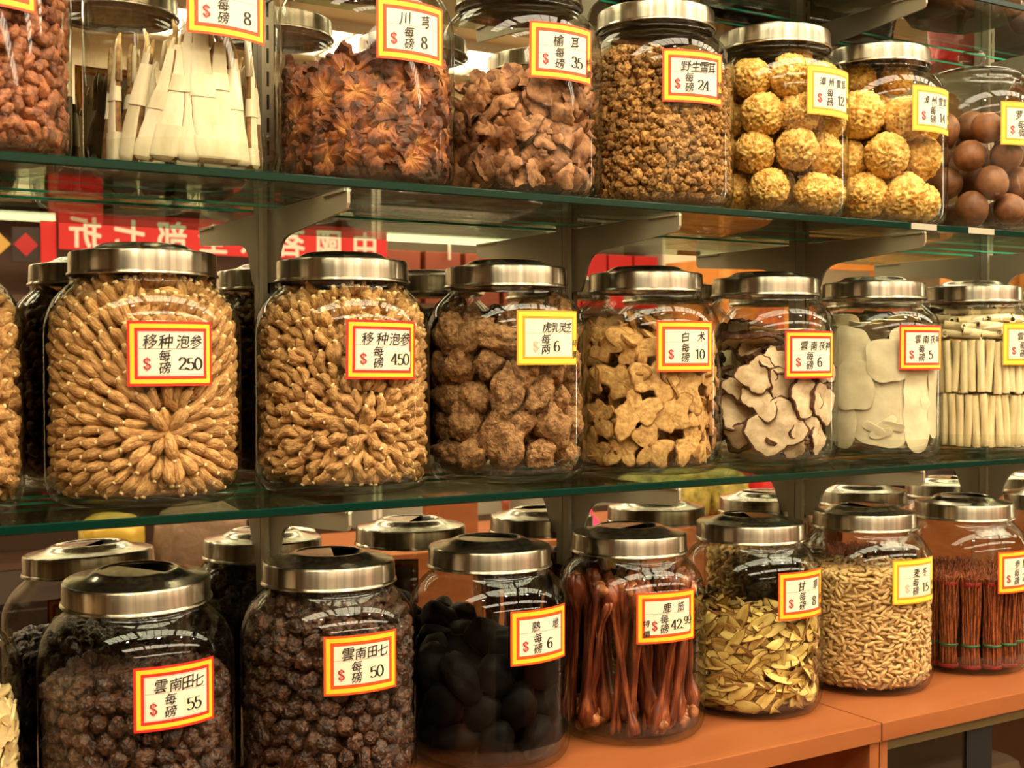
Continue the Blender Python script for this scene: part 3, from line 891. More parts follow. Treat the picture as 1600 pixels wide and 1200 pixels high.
def lump_mesh(name, mat, seed, dims, amp, freq, sub=3, amp2=0.0, freq2=6.0, ridge=False, squash=None):
    """A pebble-like body: a sphere pushed in and out by noise, then stretched."""
    V, F = ICO[sub]
    rnd = random.Random(seed)
    off = Vector((rnd.uniform(-50, 50), rnd.uniform(-50, 50), rnd.uniform(-50, 50)))
    out = []
    for v in V:
        p = Vector(v)
        d = 1 + amp * noise.fractal(p * freq + off, 1.0, 2.0, 3)
        if amp2:
            n2 = noise.noise(p * freq2 + off * 1.7)
            if ridge: n2 = 0.5 - abs(n2) * 2.2
            d += amp2 * n2
        q = p * d
        if squash: q = squash(q)
        out.append((q.x * dims[0], q.y * dims[1], q.z * dims[2]))
    mb = MB(); mb.add(out, F)
    return mb.mesh(name, [mat])


def root_mesh(name, mats, seed, length=0.029, rad=0.0052, knobs=0.0, bend=0.1, tail=False):
    """A short plump root along X, a pale cut stub at its +X end."""
    rnd = random.Random(seed)
    prof = [(0.0, 0.10), (0.03, 0.30), (0.10, 0.52), (0.22, 0.74), (0.36, 0.90), (0.50, 1.0), (0.64, 1.0), (0.76, 0.92), (0.85, 0.74), (0.905, 0.48), (0.925, 0.36), (0.95, 0.37), (0.99, 0.40), (1.0, 0.30)]
    seg = 11
    ph = rnd.uniform(0, 6)
    ln = length * rnd.uniform(0.9, 1.1)
    vs, fs, ms = [], [], []
    n = len(prof)
    for i, (t, q) in enumerate(prof):
        r = rad * q * (1 + (knobs * math.sin(t * 15 + ph) if t < 0.9 else 0))
        cz = bend * ln * math.sin(PI * t) * 0.5
        cyy = bend * ln * 0.4 * math.sin(2 * PI * t + ph)
        for k in range(seg):
            a = 2 * PI * k / seg
            rr = r * (1 + 0.13 * noise.noise(Vector((math.cos(a) * 1.8, math.sin(a) * 1.8, t * 5 + ph))) + 0.05 * math.sin(a * 5 + ph))
            vs.append(((t - 0.5) * ln, cyy + rr * math.cos(a), cz + rr * math.sin(a)))
    for i in range(n - 1):
        for k in range(seg):
            l = (k + 1) % seg
            fs.append((i * seg + k, (i + 1) * seg + k, (i + 1) * seg + l, i * seg + l)); ms.append(1 if i >= n - 4 else 0)
    fs.append(tuple(range(seg))); ms.append(0)
    fs.append(tuple((n - 1) * seg + k for k in range(seg - 1, -1, -1))); ms.append(1)
    mb = MB(); mb.add(vs, fs, ms)
    return mb.mesh(name, mats)


def slice_mesh(name, mats, outline, thick, rings=4, seg=40, wav=0.0, seed=0, bendR=None, cup=0.0, rough=0.0, skin=None):
    """A flat cut piece: outline(phi) gives its edge; face 0 = cut face, face 1 = rim. Lies in XY, optionally bent round the Y axis."""
    off = Vector((seed * 3.1, seed * 1.7, seed * 0.9))
    top, fs, ms = [], [], []
    for ri in range(1, rings + 1):
        q = ri / rings
        if skin and ri == rings - 1: q = 1 - skin
        for k in range(seg):
            a = 2 * PI * k / seg
            r = outline(a) * q
            top.append((r * math.cos(a), r * math.sin(a), q))

    def zz(x, y, q):
        return wav * noise.noise(Vector((x * 40, y * 40, 0)) + off) + cup * q * q + rough * noise.noise(Vector((x * 260, y * 260, 1)) + off)
    vs = [(0, 0, zz(0, 0, 0) + thick / 2)] + [(x, y, zz(x, y, q) + thick / 2 * (1 if q < 1 else 0.75)) for x, y, q in top]
    nt = len(vs)
    vs += [(0, 0, zz(0, 0, 0) - thick / 2)] + [(x, y, zz(x, y, q) - thick / 2 * (1 if q < 1 else 0.75)) for x, y, q in top]
    for side, base in ((0, 0), (1, nt)):
        for k in range(seg):
            l = (k + 1) % seg
            f = (base, base + 1 + k, base + 1 + l)
            fs.append(f if side == 0 else f[::-1]); ms.append(0)
            for ri in range(rings - 1):
                a, b = base + 1 + ri * seg, base + 1 + (ri + 1) * seg
                f = (a + k, b + k, b + l, a + l)
                fs.append(f if side == 0 else f[::-1]); ms.append(1 if skin and ri == rings - 2 else 0)
    o = 1 + (rings - 1) * seg
    for k in range(seg):
        l = (k + 1) % seg
        fs.append((o + k, nt + o + k, nt + o + l, o + l)); ms.append(1 if len(mats) > 1 else 0)
    if bendR:
        vs = [((bendR + z) * math.sin(x / bendR), y, (bendR + z) * math.cos(x / bendR) - bendR) for x, y, z in vs]
    mb = MB(); mb.add(vs, fs, ms)
    me = mb.mesh(name, mats)
    return sharp(me, 50)


def lobed(seed, r, lobes=5, amp=0.25, asp=1.0, fine=0.06):
    rnd = random.Random(seed)
    ph = [rnd.uniform(0, 6.28) for _ in range(6)]
    am = [rnd.uniform(0.5, 1.0) for _ in range(6)]
    def f(a):
        s = 1 + amp * (am[0] * math.sin(2 * a + ph[0]) * 0.5 + am[1] * math.sin(3 * a + ph[1]) * 0.6 + am[2] * math.sin(lobes * a + ph[2]) * 0.7) + fine * (am[3] * math.sin(11 * a + ph[3]) + am[4] * math.sin(17 * a + ph[4]))
        e = asp / math.sqrt((asp * math.cos(a)) ** 2 + (math.sin(a)) ** 2) if asp != 1 else 1.0
        return r * max(s, 0.25) * e
    return f


def cam_theta(key):
    c = JARS[key][1]
    d = CAM - c
    return math.atan2(d.x, -d.y)


LEFT_LIMIT = {'T': [8, 78, 72, 70, 62, 52, 46, 36], 'M': [5, 80, 80, 80, 72, 58, 56, 46, 40], 'B': [10, 82, 82, 78, 66, 54, 52, 42, 0, 0]}


def shows(key, th):
    """Whether a wall position of the jar faces the shoppers' view and is not behind the next jar."""
    d = math.degrees((th - cam_theta(key) + PI) % (2 * PI) - PI)
    lim = LEFT_LIMIT[key[0]][int(key[1]) - (1 if key[0] == 'T' else 0)]
    if key in ('T1', 'M0', 'B0'):
        return lim < d < 84
    return -lim < d < 84


def wallM(key, th, z, r, phi=0.0, tilt=0.0, spin=0.0, sc=1.0):
    """Piece matrix: X along the wall at angle phi from level, Z outward."""
    c = JARS[key][1]
    n = Vector((math.sin(th), -math.cos(th), 0)); t = Vector((math.cos(th), math.sin(th), 0)); u = Vector((0, 0, 1))
    X = t * math.cos(phi) + u * math.sin(phi)
    Y = n.cross(X)
    R = Matrix(((X.x, Y.x, n.x), (X.y, Y.y, n.y), (X.z, Y.z, n.z)))
    R = R @ Matrix.Rotation(tilt, 3, 'Y') @ Matrix.Rotation(spin, 3, 'X')
    M = (R * sc).to_4x4()
    M.translation = c + Vector((r * math.sin(th), -r * math.cos(th), z))
    return M


def freeM(key, x, y, z, rot, sc=1.0):
    M = (rot.to_matrix() * sc).to_4x4()
    M.translation = JARS[key][1] + Vector((x, y, z))
    return M


def rnd_rot(rnd):
    from mathutils import Euler
    return Euler((rnd.uniform(0, 6.28), rnd.uniform(0, 6.28), rnd.uniform(0, 6.28)))


def mesh_arrays(me):
    n = len(me.vertices)
    co = np.empty(n * 3); me.vertices.foreach_get('co', co)
    fs = [tuple(p.vertices) for p in me.polygons]
    mi = np.empty(len(me.polygons), dtype=np.int32); me.polygons.foreach_get('material_index', mi)
    return co.reshape(-1, 3), fs, mi.tolist()


VERT_CACHE = {}


def settle(key, me, M):
    """Nudge a piece so that it stays inside the glass and above the jar's floor."""
    if me.name not in VERT_CACHE:
        n = len(me.vertices)
        co = np.empty(n * 3); me.vertices.foreach_get('co', co)
        VERT_CACHE[me.name] = co.reshape(-1, 3)[::max(1, n // 300)]
    co = VERT_CACHE[me.name]
    c = JARS[key][1]
    M = M.copy()
    for _ in range(2):
        A = np.array(M)
        P = co @ A[:3, :3].T + A[:3, 3] - np.array(c)
        low = P[:, 2].min()
        if low < 0.0090:
            M.translation.z += 0.0090 - low; P[:, 2] += 0.0090 - low
        r = np.hypot(P[:, 0], P[:, 1])
        lim = np.interp(P[:, 2], [0.010, 0.016, 0.024, 0.160, 0.172, 0.183, 0.194, 0.204, 0.211, 0.216], [0.084, 0.0888, 0.0912, 0.0915, 0.0908, 0.0882, 0.0832, 0.0755, 0.068, 0.065])
        over = r - lim
        i = int(over.argmax())
        if over[i] > 0:
            M.translation.x -= P[i, 0] / r[i] * over[i]; M.translation.y -= P[i, 1] / r[i] * over[i]
        top = P[:, 2].max()
        if top > 0.2225:
            M.translation.z -= top - 0.2225
    return M


def merge_stuff(key, name, meshes, items, mats, extra=None, label=None, cat=None, rnd=None):
    """The countless rest of a jar's filling as one object."""
    mb = MB()
    arr = [mesh_arrays(m) for m in meshes]
    for M in items:
        k = rnd.randrange(len(arr))
        co, fs, mi = arr[k]
        Mn = np.array(settle(key, meshes[k], M))
        mb.add(co @ Mn[:3, :3].T + Mn[:3, 3], fs, mi)
    if extra: extra(mb)
    o = link(name, mb.mesh(name, mats))
    return tag(o, label, cat, None, 'stuff')


def core(key, z0, ztop, inset, bumps=0.003, freq=60, mi=0, dome=0.0):
    """The packed middle of a filling, a bumpy mass inside the outer pieces."""
    def f(mb):
        c = JARS[key][1]
        vs, fs = [], []
        seg, nz, nr = 56, 26, 7
        rows = []
        for i in range(nz + 1):
            z = z0 + (ztop - z0) * i / nz
            rows.append((max(jar_radius(z) - inset, 0.01), z))
        rt = rows[-1][0]
        for j in range(1, nr):
            q = 1 - j / nr
            rows.append((rt * q, ztop + dome * (1 - q * q)))
        for r, z in rows:
            for k in range(seg):
                a = 2 * PI * k / seg
                p = Vector((r * math.sin(a), -r * math.cos(a), z))
                d = bumps * noise.noise(p * freq)
                vs.append((c.x + (r + d) * math.sin(a), c.y - (r + d) * math.cos(a), c.z + z + (d if r < rt * 0.99 else 0)))
        n = len(rows)
        for i in range(n - 1):
            for k in range(seg):
                l = (k + 1) % seg
                fs.append((i * seg + k, i * seg + l, (i + 1) * seg + l, (i + 1) * seg + k))
        vs.append((c.x, c.y, c.z + ztop + dome))
        for k in range(seg): fs.append(((n - 1) * seg + k, (n - 1) * seg + (k + 1) % seg, len(vs) - 1))
        fs.append(tuple(range(seg - 1, -1, -1)))
        mb.add(vs, fs, mi)
    return f


def place(key, name, meshes, items, label, cat, group, n_max=300, stuff=None, stuff_label=None, extra=None, seed=1, keep_all=False):
    """items: (matrix, theta, layer). The pieces that show most become things of their own; the rest is one mass."""
    rnd = random.Random(seed)
    tc = cam_theta(key)
    vis = [(ly - math.cos(th - tc), i) for i, (M, th, ly) in enumerate(items) if keep_all or shows(key, th)]
    vis.sort()
    chosen = set(i for _, i in vis[:n_max])
    for i in sorted(chosen):
        me = rnd.choice(meshes)
        o = bpy.data.objects.new(name, me)
        C.objects.link(o)
        o.matrix_basis = settle(key, me, items[i][0])
        tag(o, label, cat, group)
    rest = [M for i, (M, th, ly) in enumerate(items) if i not in chosen]
    if stuff and (rest or extra):
        merge_stuff(key, stuff, meshes, rest, list(meshes[0].materials), extra, stuff_label, cat, rnd)


def wall_grid(rnd, dz, du, z0, ztop, inset, jit=0.3, layers=1, step=0.006, th0=-PI, th1=PI, top=None):
    """Staggered positions round the inside of the glass, from the floor of the jar to ztop(theta)."""
    out = []
    for ly in range(layers):
        z, row = z0 + ly * dz * 0.5, ly
        while True:
            r = jar_radius(z) - inset - ly * step
            n = max(int(abs(th1 - th0) * r / du), 1)
            any_ok = False
            for k in range(n):
                th = th0 + (th1 - th0) * (k + 0.5 * (row % 2) + rnd.uniform(-jit, jit)) / n
                zz = z + rnd.uniform(-jit, jit) * dz
                zt = ztop(th) if callable(ztop) else ztop
                if zz <= zt:
                    out.append((th, max(zz, z0), r + rnd.uniform(-0.2, 0.2) * step, ly)); any_ok = True
            z += dz; row += 1
            if z > 0.225 or not any_ok: break
    return out


def disc_top(rnd, n, rmax, zf):
    out = []
    for k in range(n):
        r = rmax * math.sqrt((k + 0.5) / n); a = k * 2.39996 + rnd.uniform(-0.3, 0.3)
        x, y = r * math.cos(a), r * math.sin(a)
        out.append((x, y, zf(x, y)))
    return out


# --- T1: wrinkled reddish-brown dried fruit
M_FRUIT = organic('wrinkled_red_brown_skin', rgb(84, 42, 20), rgb(172, 104, 62), 140, 0.5, 0.9, 0.003, 0.3, 0.5)
fr = [lump_mesh('dried_fruit', M_FRUIT, 10 + s, (0.0098, 0.0066, 0.0058), 0.35, 1.6, 3, 0.10, 4.0, True) for s in range(6)]
rnd = random.Random(1)
it = [(wallM('T1', th, z, r, rnd.uniform(0, PI), rnd.uniform(-.4, .4), rnd.uniform(0, 6), rnd.uniform(.75, 1.3)), th, ly) for th, z, r, ly in wall_grid(rnd, 0.0115, 0.0145, 0.0135, 0.206, 0.0062, 0.35, 2, 0.008)]
place('T1', 'dried_fruit', fr, it, 'wrinkled reddish-brown dried fruit in the jar at the top left', 'dried fruit', 'dried fruit in the top left jar', 260, 'dried_fruit_fill', 'wrinkled reddish-brown dried fruit packed behind the outer ones, top left jar', core('T1', 0.0095, 0.205, 0.017), 1)

# --- T2: white paper-wrapped bundles
M_WRAP = organic('white_paper_wrap', rgb(206, 195, 158), rgb(228, 219, 186), 60, 0.75, 0.35, 0.0015, 0.06, 0.2, (1, 1, 0.3))
M_TWIG = organic('brown_twig', rgb(120, 84, 44), rgb(206, 176, 118), 90, 0.7, 0.4, 0.001, 0.2)


M_BARKY = organic('brown_bark_side', rgb(84, 56, 28), rgb(150, 112, 66), 90, 0.8, 0.6, 0.001, 0.2)


def bundle(key, th, lean, h, w, seed, lean_in=0.03, rr=0.072):
    rnd = random.Random(seed)
    def sect(z):
        t = z / h
        return w * (1.0 - 0.55 * max(0, (t - 0.25) / 0.75) ** 1.1) * (0.9 + 0.1 * min(t / 0.06, 1)), w * 0.62 * (1.0 - 0.45 * t)
    def ringv(z, grow):
        a, b = sect(z); a += grow; b += grow
        cxx = 0.004 * math.sin(z * 30 + seed)
        return [(cxx + a * math.copysign(abs(math.cos(q)) ** 0.6, math.cos(q)), b * math.copysign(abs(math.sin(q)) ** 0.6, math.sin(q)), z) for q in [2 * PI * k / 20 for k in range(20)]]
    def loft(mb, zs, grow, cap):
        k0 = []
        vs = []
        for z in zs: vs += ringv(z, grow + rnd.uniform(-0.0002, 0.0002))
        fs = []
        for i in range(len(zs) - 1):
            for k in range(20):
                l = (k + 1) % 20
                fs.append((i * 20 + k, i * 20 + l, (i + 1) * 20 + l, (i + 1) * 20 + k))
        if cap:
            fs.append(tuple(range(19, -1, -1))); fs.append(tuple((len(zs) - 1) * 20 + k for k in range(20)))
        mb.add(vs, fs)
    b = MB()
    loft(b, [0.0, 0.0025] + [0.006 + (h - 0.006) * k / 14 for k in range(15)], -0.0006, True)
    for i in range(20):
        x, y, z = b.v[i]; b.v[i] = (x * 0.75, y * 0.75, z)
    for i, f in enumerate(b.f):
        if len(f) == 4 and (f[0] % 20) in (0, 1, 8, 9, 10, 11, 18, 19): b.m[i] = 1
    o = link('wrapped_bundle', sharp(b.mesh('wrapped_bundle', [M_WRAP, M_BARKY]), 40))
    M = wallM(key, th, 0.0125, rr, 0.0, 0, 0)
    # stand it up: local Z up, local Y outward
    c = JARS[key][1]
    n = Vector((math.sin(th), -math.cos(th), 0)); t = Vector((math.cos(th), math.sin(th), 0))
    up = (Vector((0, 0, 1)) + t * math.tan(lean) - n * math.tan(lean_in)).normalized()
    X = (t - up * t.dot(up)).normalized(); Y = up.cross(X)
    M = Matrix(((X.x, Y.x, up.x, 0), (X.y, Y.y, up.y, 0), (X.z, Y.z, up.z, 0), (0, 0, 0, 1)))
    M.translation = c + n * rr + Vector((0, 0, 0.0092))
    o.matrix_basis = M
    for z0, z1 in ((0.03 * h, 0.30 * h), (0.60 * h, 0.74 * h)) if seed % 3 == 0 else (((0.52 * h, 0.90 * h),) if seed % 3 == 1 else ((0.03 * h, 0.18 * h), (0.46 * h, 0.62 * h))):
        p = MB(); loft(p, [z0 + (z1 - z0) * k / 4 for k in range(5)], 0.0001, False)
        link('paper_wrap', p.mesh('paper_wrap', [M_WRAP]), o)
    for k in range(4):
        tw = MB()
        a, bb = sect(h)
        x = (k - 1.5) * a * 0.45; y = rnd.uniform(-0.5, 0.5) * bb
        hh = rnd.uniform(0.008, 0.024)
        tw.tube([(x, y, h - 0.02), (x * 1.2 + rnd.uniform(-.002, .002), y, h + hh * 0.5), (x * 1.4 + rnd.uniform(-.005, .005), y, h + hh)], [0.0028, 0.0023, 0.0012], 7)
        link('twig_end', tw.mesh('twig_end', [M_TWIG if k % 2 else M_WRAP]), o)
    return tag(o, None, 'bundle', 'wrapped bundles in the top row jar')


tc = cam_theta('T2')
bl = ['leftmost wrapped white bundle in the top row jar, against the glass', 'narrow white bundle leaning right, second from the left in its jar', 'slanted white bundle with split twig tips, third from the left',
      'broad white wrapped bundle, fourth from the left in its jar', 'upright white wrapped bundle with a dark banded tip, middle of its jar', 'tallest white wrapped bundle, directly under the card priced 8',
      'white wrapped bundle with a jagged paper edge and brown twig tips', 'white wrapped bundle leaning left, second from the right in its jar', 'rightmost wrapped white bundle, half hidden at the edge of its jar']
for k, (dx, lean, h, w) in enumerate(((-0.86, 0.0, 0.098, 0.0095), (-0.66, 0.22, 0.100, 0.0105), (-0.46, 0.25, 0.104, 0.0105), (-0.24, 0.12, 0.106, 0.0135), (0.02, 0.06, 0.120, 0.0130), (0.26, 0.0, 0.128, 0.0160), (0.50, -0.03, 0.112, 0.0150), (0.72, -0.12, 0.100, 0.0125), (0.90, -0.06, 0.108, 0.0090))):
    o = bundle('T2', tc + math.asin(dx), lean * 0.8, h, w * 1.02, k + 3)
    o['label'] = bl[k]
for k in range(7):
    o = bundle('T2', tc + PI + (k - 3) * 0.42, 0.05 * (-1) ** k, 0.098 + 0.006 * (k % 3), 0.0125, 40 + k)
    o['label'] = 'white paper-wrapped bundle standing behind the front row of bundles, back of its jar'

# --- T3: orange-brown lobed slices
M_CHX = organic('orange_brown_slice', rgb(92, 46, 18), rgb(204, 136, 66), 60, 0.6, 0.8, 0.002, 0.25, 0.4)
def radial_slice_mat(name, heart, mid, rim, R0):
    m, nt, out = new_mat(name)
    N, L = nt.nodes, nt.links
    b = N.new('ShaderNodeBsdfPrincipled')
    tc = N.new('ShaderNodeTexCoord'); sx = N.new('ShaderNodeSeparateXYZ'); L.new(tc.outputs['Object'], sx.inputs[0])
    cb = N.new('ShaderNodeCombineXYZ'); L.new(sx.outputs[0], cb.inputs[0]); L.new(sx.outputs[1], cb.inputs[1])
    ln = N.new('ShaderNodeVectorMath'); ln.operation = 'LENGTH'; L.new(cb.outputs[0], ln.inputs[0])
    nr = N.new('ShaderNodeVectorMath'); nr.operation = 'NORMALIZE'; L.new(cb.outputs[0], nr.inputs[0])
    oi = N.new('ShaderNodeObjectInfo')
    c2 = N.new('ShaderNodeCombineXYZ'); L.new(oi.outputs['Random'], c2.inputs[2])
    ad = N.new('ShaderNodeVectorMath'); ad.operation = 'ADD'; L.new(nr.outputs[0], ad.inputs[0]); L.new(c2.outputs[0], ad.inputs[1])
    n1 = N.new('ShaderNodeTexNoise'); n1.inputs['Scale'].default_value = 5.0; n1.inputs['Detail'].default_value = 5; L.new(ad.outputs[0], n1.inputs['Vector'])
    n2 = N.new('ShaderNodeTexNoise'); n2.inputs['Scale'].default_value = 130.0; n2.inputs['Detail'].default_value = 5; L.new(tc.outputs['Object'], n2.inputs['Vector'])
    m1 = N.new('ShaderNodeMath'); m1.operation = 'MULTIPLY_ADD'; m1.inputs[1].default_value = 1.0 / R0; L.new(ln.outputs['Value'], m1.inputs[0])
    m2 = N.new('ShaderNodeMath'); m2.operation = 'MULTIPLY_ADD'; m2.inputs[1].default_value = 0.8; m2.inputs[2].default_value = -0.40; L.new(n1.outputs['Fac'], m2.inputs[0])
    m3 = N.new('ShaderNodeMath'); m3.operation = 'MULTIPLY_ADD'; m3.inputs[1].default_value = 0.9; L.new(n2.outputs['Fac'], m3.inputs[0]); L.new(m2.outputs[0], m3.inputs[2])
    m4 = N.new('ShaderNodeMath'); m4.operation = 'SUBTRACT'; m4.inputs[1].default_value = 0.45; L.new(m3.outputs[0], m4.inputs[0])
    L.new(m4.outputs[0], m1.inputs[2])
    cr = N.new('ShaderNodeValToRGB'); e = cr.color_ramp.elements
    e[0].position = 0.05; e[0].color = heart; e[1].position = 0.95; e[1].color = rim
    x = e.new(0.50); x.color = mid
    L.new(m1.outputs[0], cr.inputs[0]); L.new(cr.outputs[0], b.inputs['Base Color'])
    b.inputs['Roughness'].default_value = 0.6
    bp = N.new('ShaderNodeBump'); bp.inputs['Strength'].default_value = 0.9; bp.inputs['Distance'].default_value = 0.003
    L.new(m3.outputs[0], bp.inputs['Height']); L.new(bp.outputs[0], b.inputs['Normal'])
    L.new(b.outputs[0], out.inputs[0])
    return m


M_CHX = radial_slice_mat('orange_brown_slice', rgb(212, 148, 76), rgb(162, 92, 42), rgb(78, 40, 18), 0.0250)
M_CHXR = organic('dark_brown_rind', rgb(60, 30, 14), rgb(120, 68, 34), 120, 0.7, 0.8, 0.002, 0.2)
ch = [slice_mesh('root_slice', [M_CHX, M_CHXR], lobed(30 + s, 0.0235, 7, 0.20, 1.0, 0.06), 0.0085, 6, 64, 0.007, s, None, 0.0, 0.0030) for s in range(7)]
rnd = random.Random(3)
topf = lambda th: 0.118 + 0.012 * math.sin(th * 2.0 + 1.2) + 0.008 * math.sin(5 * th)
it = [(wallM('T3', th, max(z, 0.024), r, rnd.uniform(0, 6.28), rnd.uniform(-.32, .28), rnd.uniform(-.3, .3), rnd.uniform(.85, 1.2)), th, ly) for th, z, r, ly in wall_grid(rnd, 0.023, 0.028, 0.022, topf, 0.010, 0.35, 2, 0.012)]
for x, y, z in disc_top(rnd, 22, 0.062, lambda x, y: 0.118 + 0.012 * math.cos(40 * x)):
    from mathutils import Euler
    it.append((freeM('T3', x, y, z, Euler((rnd.uniform(-.9, .9), rnd.uniform(-.9, .9), rnd.uniform(0, 6))), 1.0), math.atan2(x, -y), 2))
place('T3', 'root_slice', ch, it, 'orange-brown lobed root slice in the top row jar of slices', 'root slice', 'orange-brown root slices', 160, 'root_slice_fill', 'orange-brown lobed root slices packed behind the outer ones', core('T3', 0.0095, 0.106, 0.028, 0.006, 40, 1), 3)

# --- T4: curled brown mushrooms
M_MUSH = organic('brown_mushroom', rgb(90, 52, 28), rgb(186, 134, 90), 90, 0.7, 0.6, 0.002, 0.3)
M_MUSHD = organic('dark_mushroom_rim', rgb(52, 30, 18), rgb(112, 72, 44), 100, 0.7, 0.6, 0.002, 0.2)


def mush_mesh(seed):
    rnd = random.Random(seed)
    f = lobed(seed, 0.0165, 4, 0.26, 1.0, 0.05)
    me = slice_mesh('dried_mushroom', [M_MUSH, M_MUSHD], f, 0.0034, 5, 36, 0.007, seed, None, -0.006, 0.0012)
    return me


mu = [mush_mesh(60 + s) for s in range(8)]
rnd = random.Random(4)
topf = lambda th: 0.118 + 0.016 * math.cos(th - 0.2) + 0.010 * math.sin(4 * th)
it = [(wallM('T4', th, z, r, rnd.uniform(0, 6.28), rnd.uniform(-.8, .8), rnd.uniform(-.8, .8), rnd.uniform(.7, 1.25)), th, ly) for th, z, r, ly in wall_grid(rnd, 0.019, 0.022, 0.022, topf, 0.012, 0.38, 3, 0.012)]
for x, y, z in disc_top(rnd, 40, 0.066, lambda x, y: 0.128 - 1.5 * (x * x + y * y)):
    it.append((freeM('T4', x, y, z + rnd.uniform(-.006, .010), rnd_rot(rnd), rnd.uniform(.7, 1.1)), math.atan2(x, -y), 2))
place('T4', 'dried_mushroom', mu, it, 'curled brown dried mushroom in the jar priced 35', 'dried mushroom', 'dried mushrooms in the top row jar', 220, 'dried_mushroom_fill', 'curled brown dried mushrooms packed behind the outer ones', core('T4', 0.0095, 0.100, 0.040, 0.008, 40, 1), 4)

# --- T5: small frilly golden-brown fungus crumbs
M_FRILL = organic('golden_brown_frill', rgb(96, 62, 26), rgb(192, 144, 78), 260, 0.65, 0.7, 0.002, 0.35)
fl = [lump_mesh('frilly_fungus', M_FRILL, 80 + s, (0.0068, 0.0060, 0.0054), 0.45, 1.9, 3, 0.42, 3.6, True) for s in range(7)]
rnd = random.Random(5)
topf = lambda th: 0.176 + 0.012 * math.sin(th - 2.2) + 0.006 * math.sin(5 * th)
it = [(wallM('T5', th, z, r, rnd.uniform(0, 6.28), rnd.uniform(-1, 1), rnd.uniform(0, 6), rnd.uniform(.7, 1.15)), th, ly) for th, z, r, ly in wall_grid(rnd, 0.0088, 0.0098, 0.0135, topf, 0.0062, 0.35, 1, 0.006)]
for x, y, z in disc_top(rnd, 150, 0.080, lambda x, y: 0.174 + 0.012 * x / 0.09 * -1):
    it.append((freeM('T5', x, y, z, rnd_rot(rnd), rnd.uniform(.8, 1.2)), math.atan2(x, -y), 2))
place('T5', 'frilly_fungus', fl, it, 'small frilly golden-brown fungus in the jar priced 24', 'fungus', 'small frilly fungi in the top row jar', 300, 'frilly_fungus_fill', 'small frilly golden-brown fungi, the rest of the jar priced 24', core('T5', 0.0095, 0.170, 0.010, 0.004, 120), 5)

# --- T6, T7: yellow sponge-like fungus balls
M_BALL = organic('yellow_sponge_fungus', rgb(206, 142, 50), rgb(250, 214, 126), 120, 0.7, 1.0, 0.003, 0.10, 0.25, (1, 1, 1), 0.0, 4.0)


def ball_mesh(seed):
    V, F = ICO[5]
    off = Vector((seed * 7.3, seed * 2.1, -seed * 3.3))
    out = []
    for v in V:
        p = Vector(v)
        w = p + 0.16 * noise.noise_vector(p * 4.0 + off)
        d1 = noise.voronoi(w * 4.2 + off)[0]
        d2 = noise.voronoi(w * 7.5 - off)[0]
        r1 = max(0.0, 1 - (d1[1] - d1[0]) * 3.2)
        r2 = max(0.0, 1 - (d2[1] - d2[0]) * 3.0)
        d = 0.74 + 0.24 * max(r1, 0.85 * r2) ** 0.8 + 0.08 * noise.noise(p * 1.6 + off) + 0.05 * noise.noise(p * 11 + off)
        out.append(p * d * 0.0265)
    mb = MB(); mb.add(out, F)
    return mb.mesh('fungus_ball', [M_BALL])


bm_ = [ball_mesh(s) for s in range(1, 6)]


def pack_balls(key, r, layers, n_ring, seed, ztop, inset):
    rnd = random.Random(seed)
    out = []
    z = 0.0125 + r * 0.9
    k = 0
    while z < ztop:
        R = min(jar_radius(z) - r * inset, jar_radius(max(z, 0.03)) - r * inset)
        n = n_ring
        ph = k * PI / n + rnd.uniform(-0.15, 0.15)
        for q in range(n):
            th = ph + 2 * PI * q / n + rnd.uniform(-.1, .1)
            out.append((R + rnd.uniform(-.003, .0), th, z + rnd.uniform(-.004, .004)))
        out.append((0.0, 0, z + 0.01))
        z += r * 1.66; k += 1
    return out


for key, sd, lab in (('T6', 6, 'beside the crumb jar'), ('T7', 7, 'beside the monk fruit')):
    rnd = random.Random(sd)
    br = 0.0275 if key == 'T6' else 0.0320
    for R, th, z in pack_balls(key, br, 5, 7 if key == 'T6' else 6, sd, 0.178 if key == 'T6' else 0.172, 0.98):
        o = bpy.data.objects.new('fungus_ball', rnd.choice(bm_)); C.objects.link(o)
        o.matrix_basis = freeM(key, R * math.sin(th), -R * math.cos(th), z, rnd_rot(rnd), br / 0.0255 * rnd.uniform(0.92, 1.03))
        o.matrix_basis = settle(key, o.data, o.matrix_basis)
        tag(o, 'yellow sponge-like fungus ball in the jar %s' % lab, 'fungus ball', 'fungus balls in the jar %s' % lab)
    for q in range(3 if key == 'T7' else 1):
        a = q * 2.1 + 0.4
        o = bpy.data.objects.new('fungus_ball', rnd.choice(bm_)); C.objects.link(o)
        o.matrix_basis = freeM(key, 0.028 * math.sin(a), -0.028 * math.cos(a), 0.205, rnd_rot(rnd), 0.86)
        tag(o, 'yellow sponge-like fungus ball at the neck of the jar %s' % lab, 'fungus ball', 'fungus balls at the neck of the jar %s' % lab)

# --- T8: smooth brown monk fruit
M_MONK = organic('monk_fruit_skin', rgb(92, 55, 31), rgb(136, 90, 56), 60, 0.5, 0.3, 0.001, 0.2, 0.35)
mk = [lump_mesh('monk_fruit', M_MONK, 100 + s, (0.0262, 0.0235, 0.0235), 0.04, 1.0, 3) for s in range(3)]
rnd = random.Random(8)
for R, th, z in pack_balls('T8', 0.0235, 5, 7, 8, 0.165, 1.02):
    o = bpy.data.objects.new('monk_fruit', rnd.choice(mk)); C.objects.link(o)
    o.matrix_basis = freeM('T8', R * math.sin(th), -R * math.cos(th), z, rnd_rot(rnd), rnd.uniform(0.92, 1.0))
    o.matrix_basis = settle('T8', o.data, o.matrix_basis)
    tag(o, 'smooth round brown monk fruit inside the jar at the top right', 'monk fruit', 'monk fruit in the top right jar')

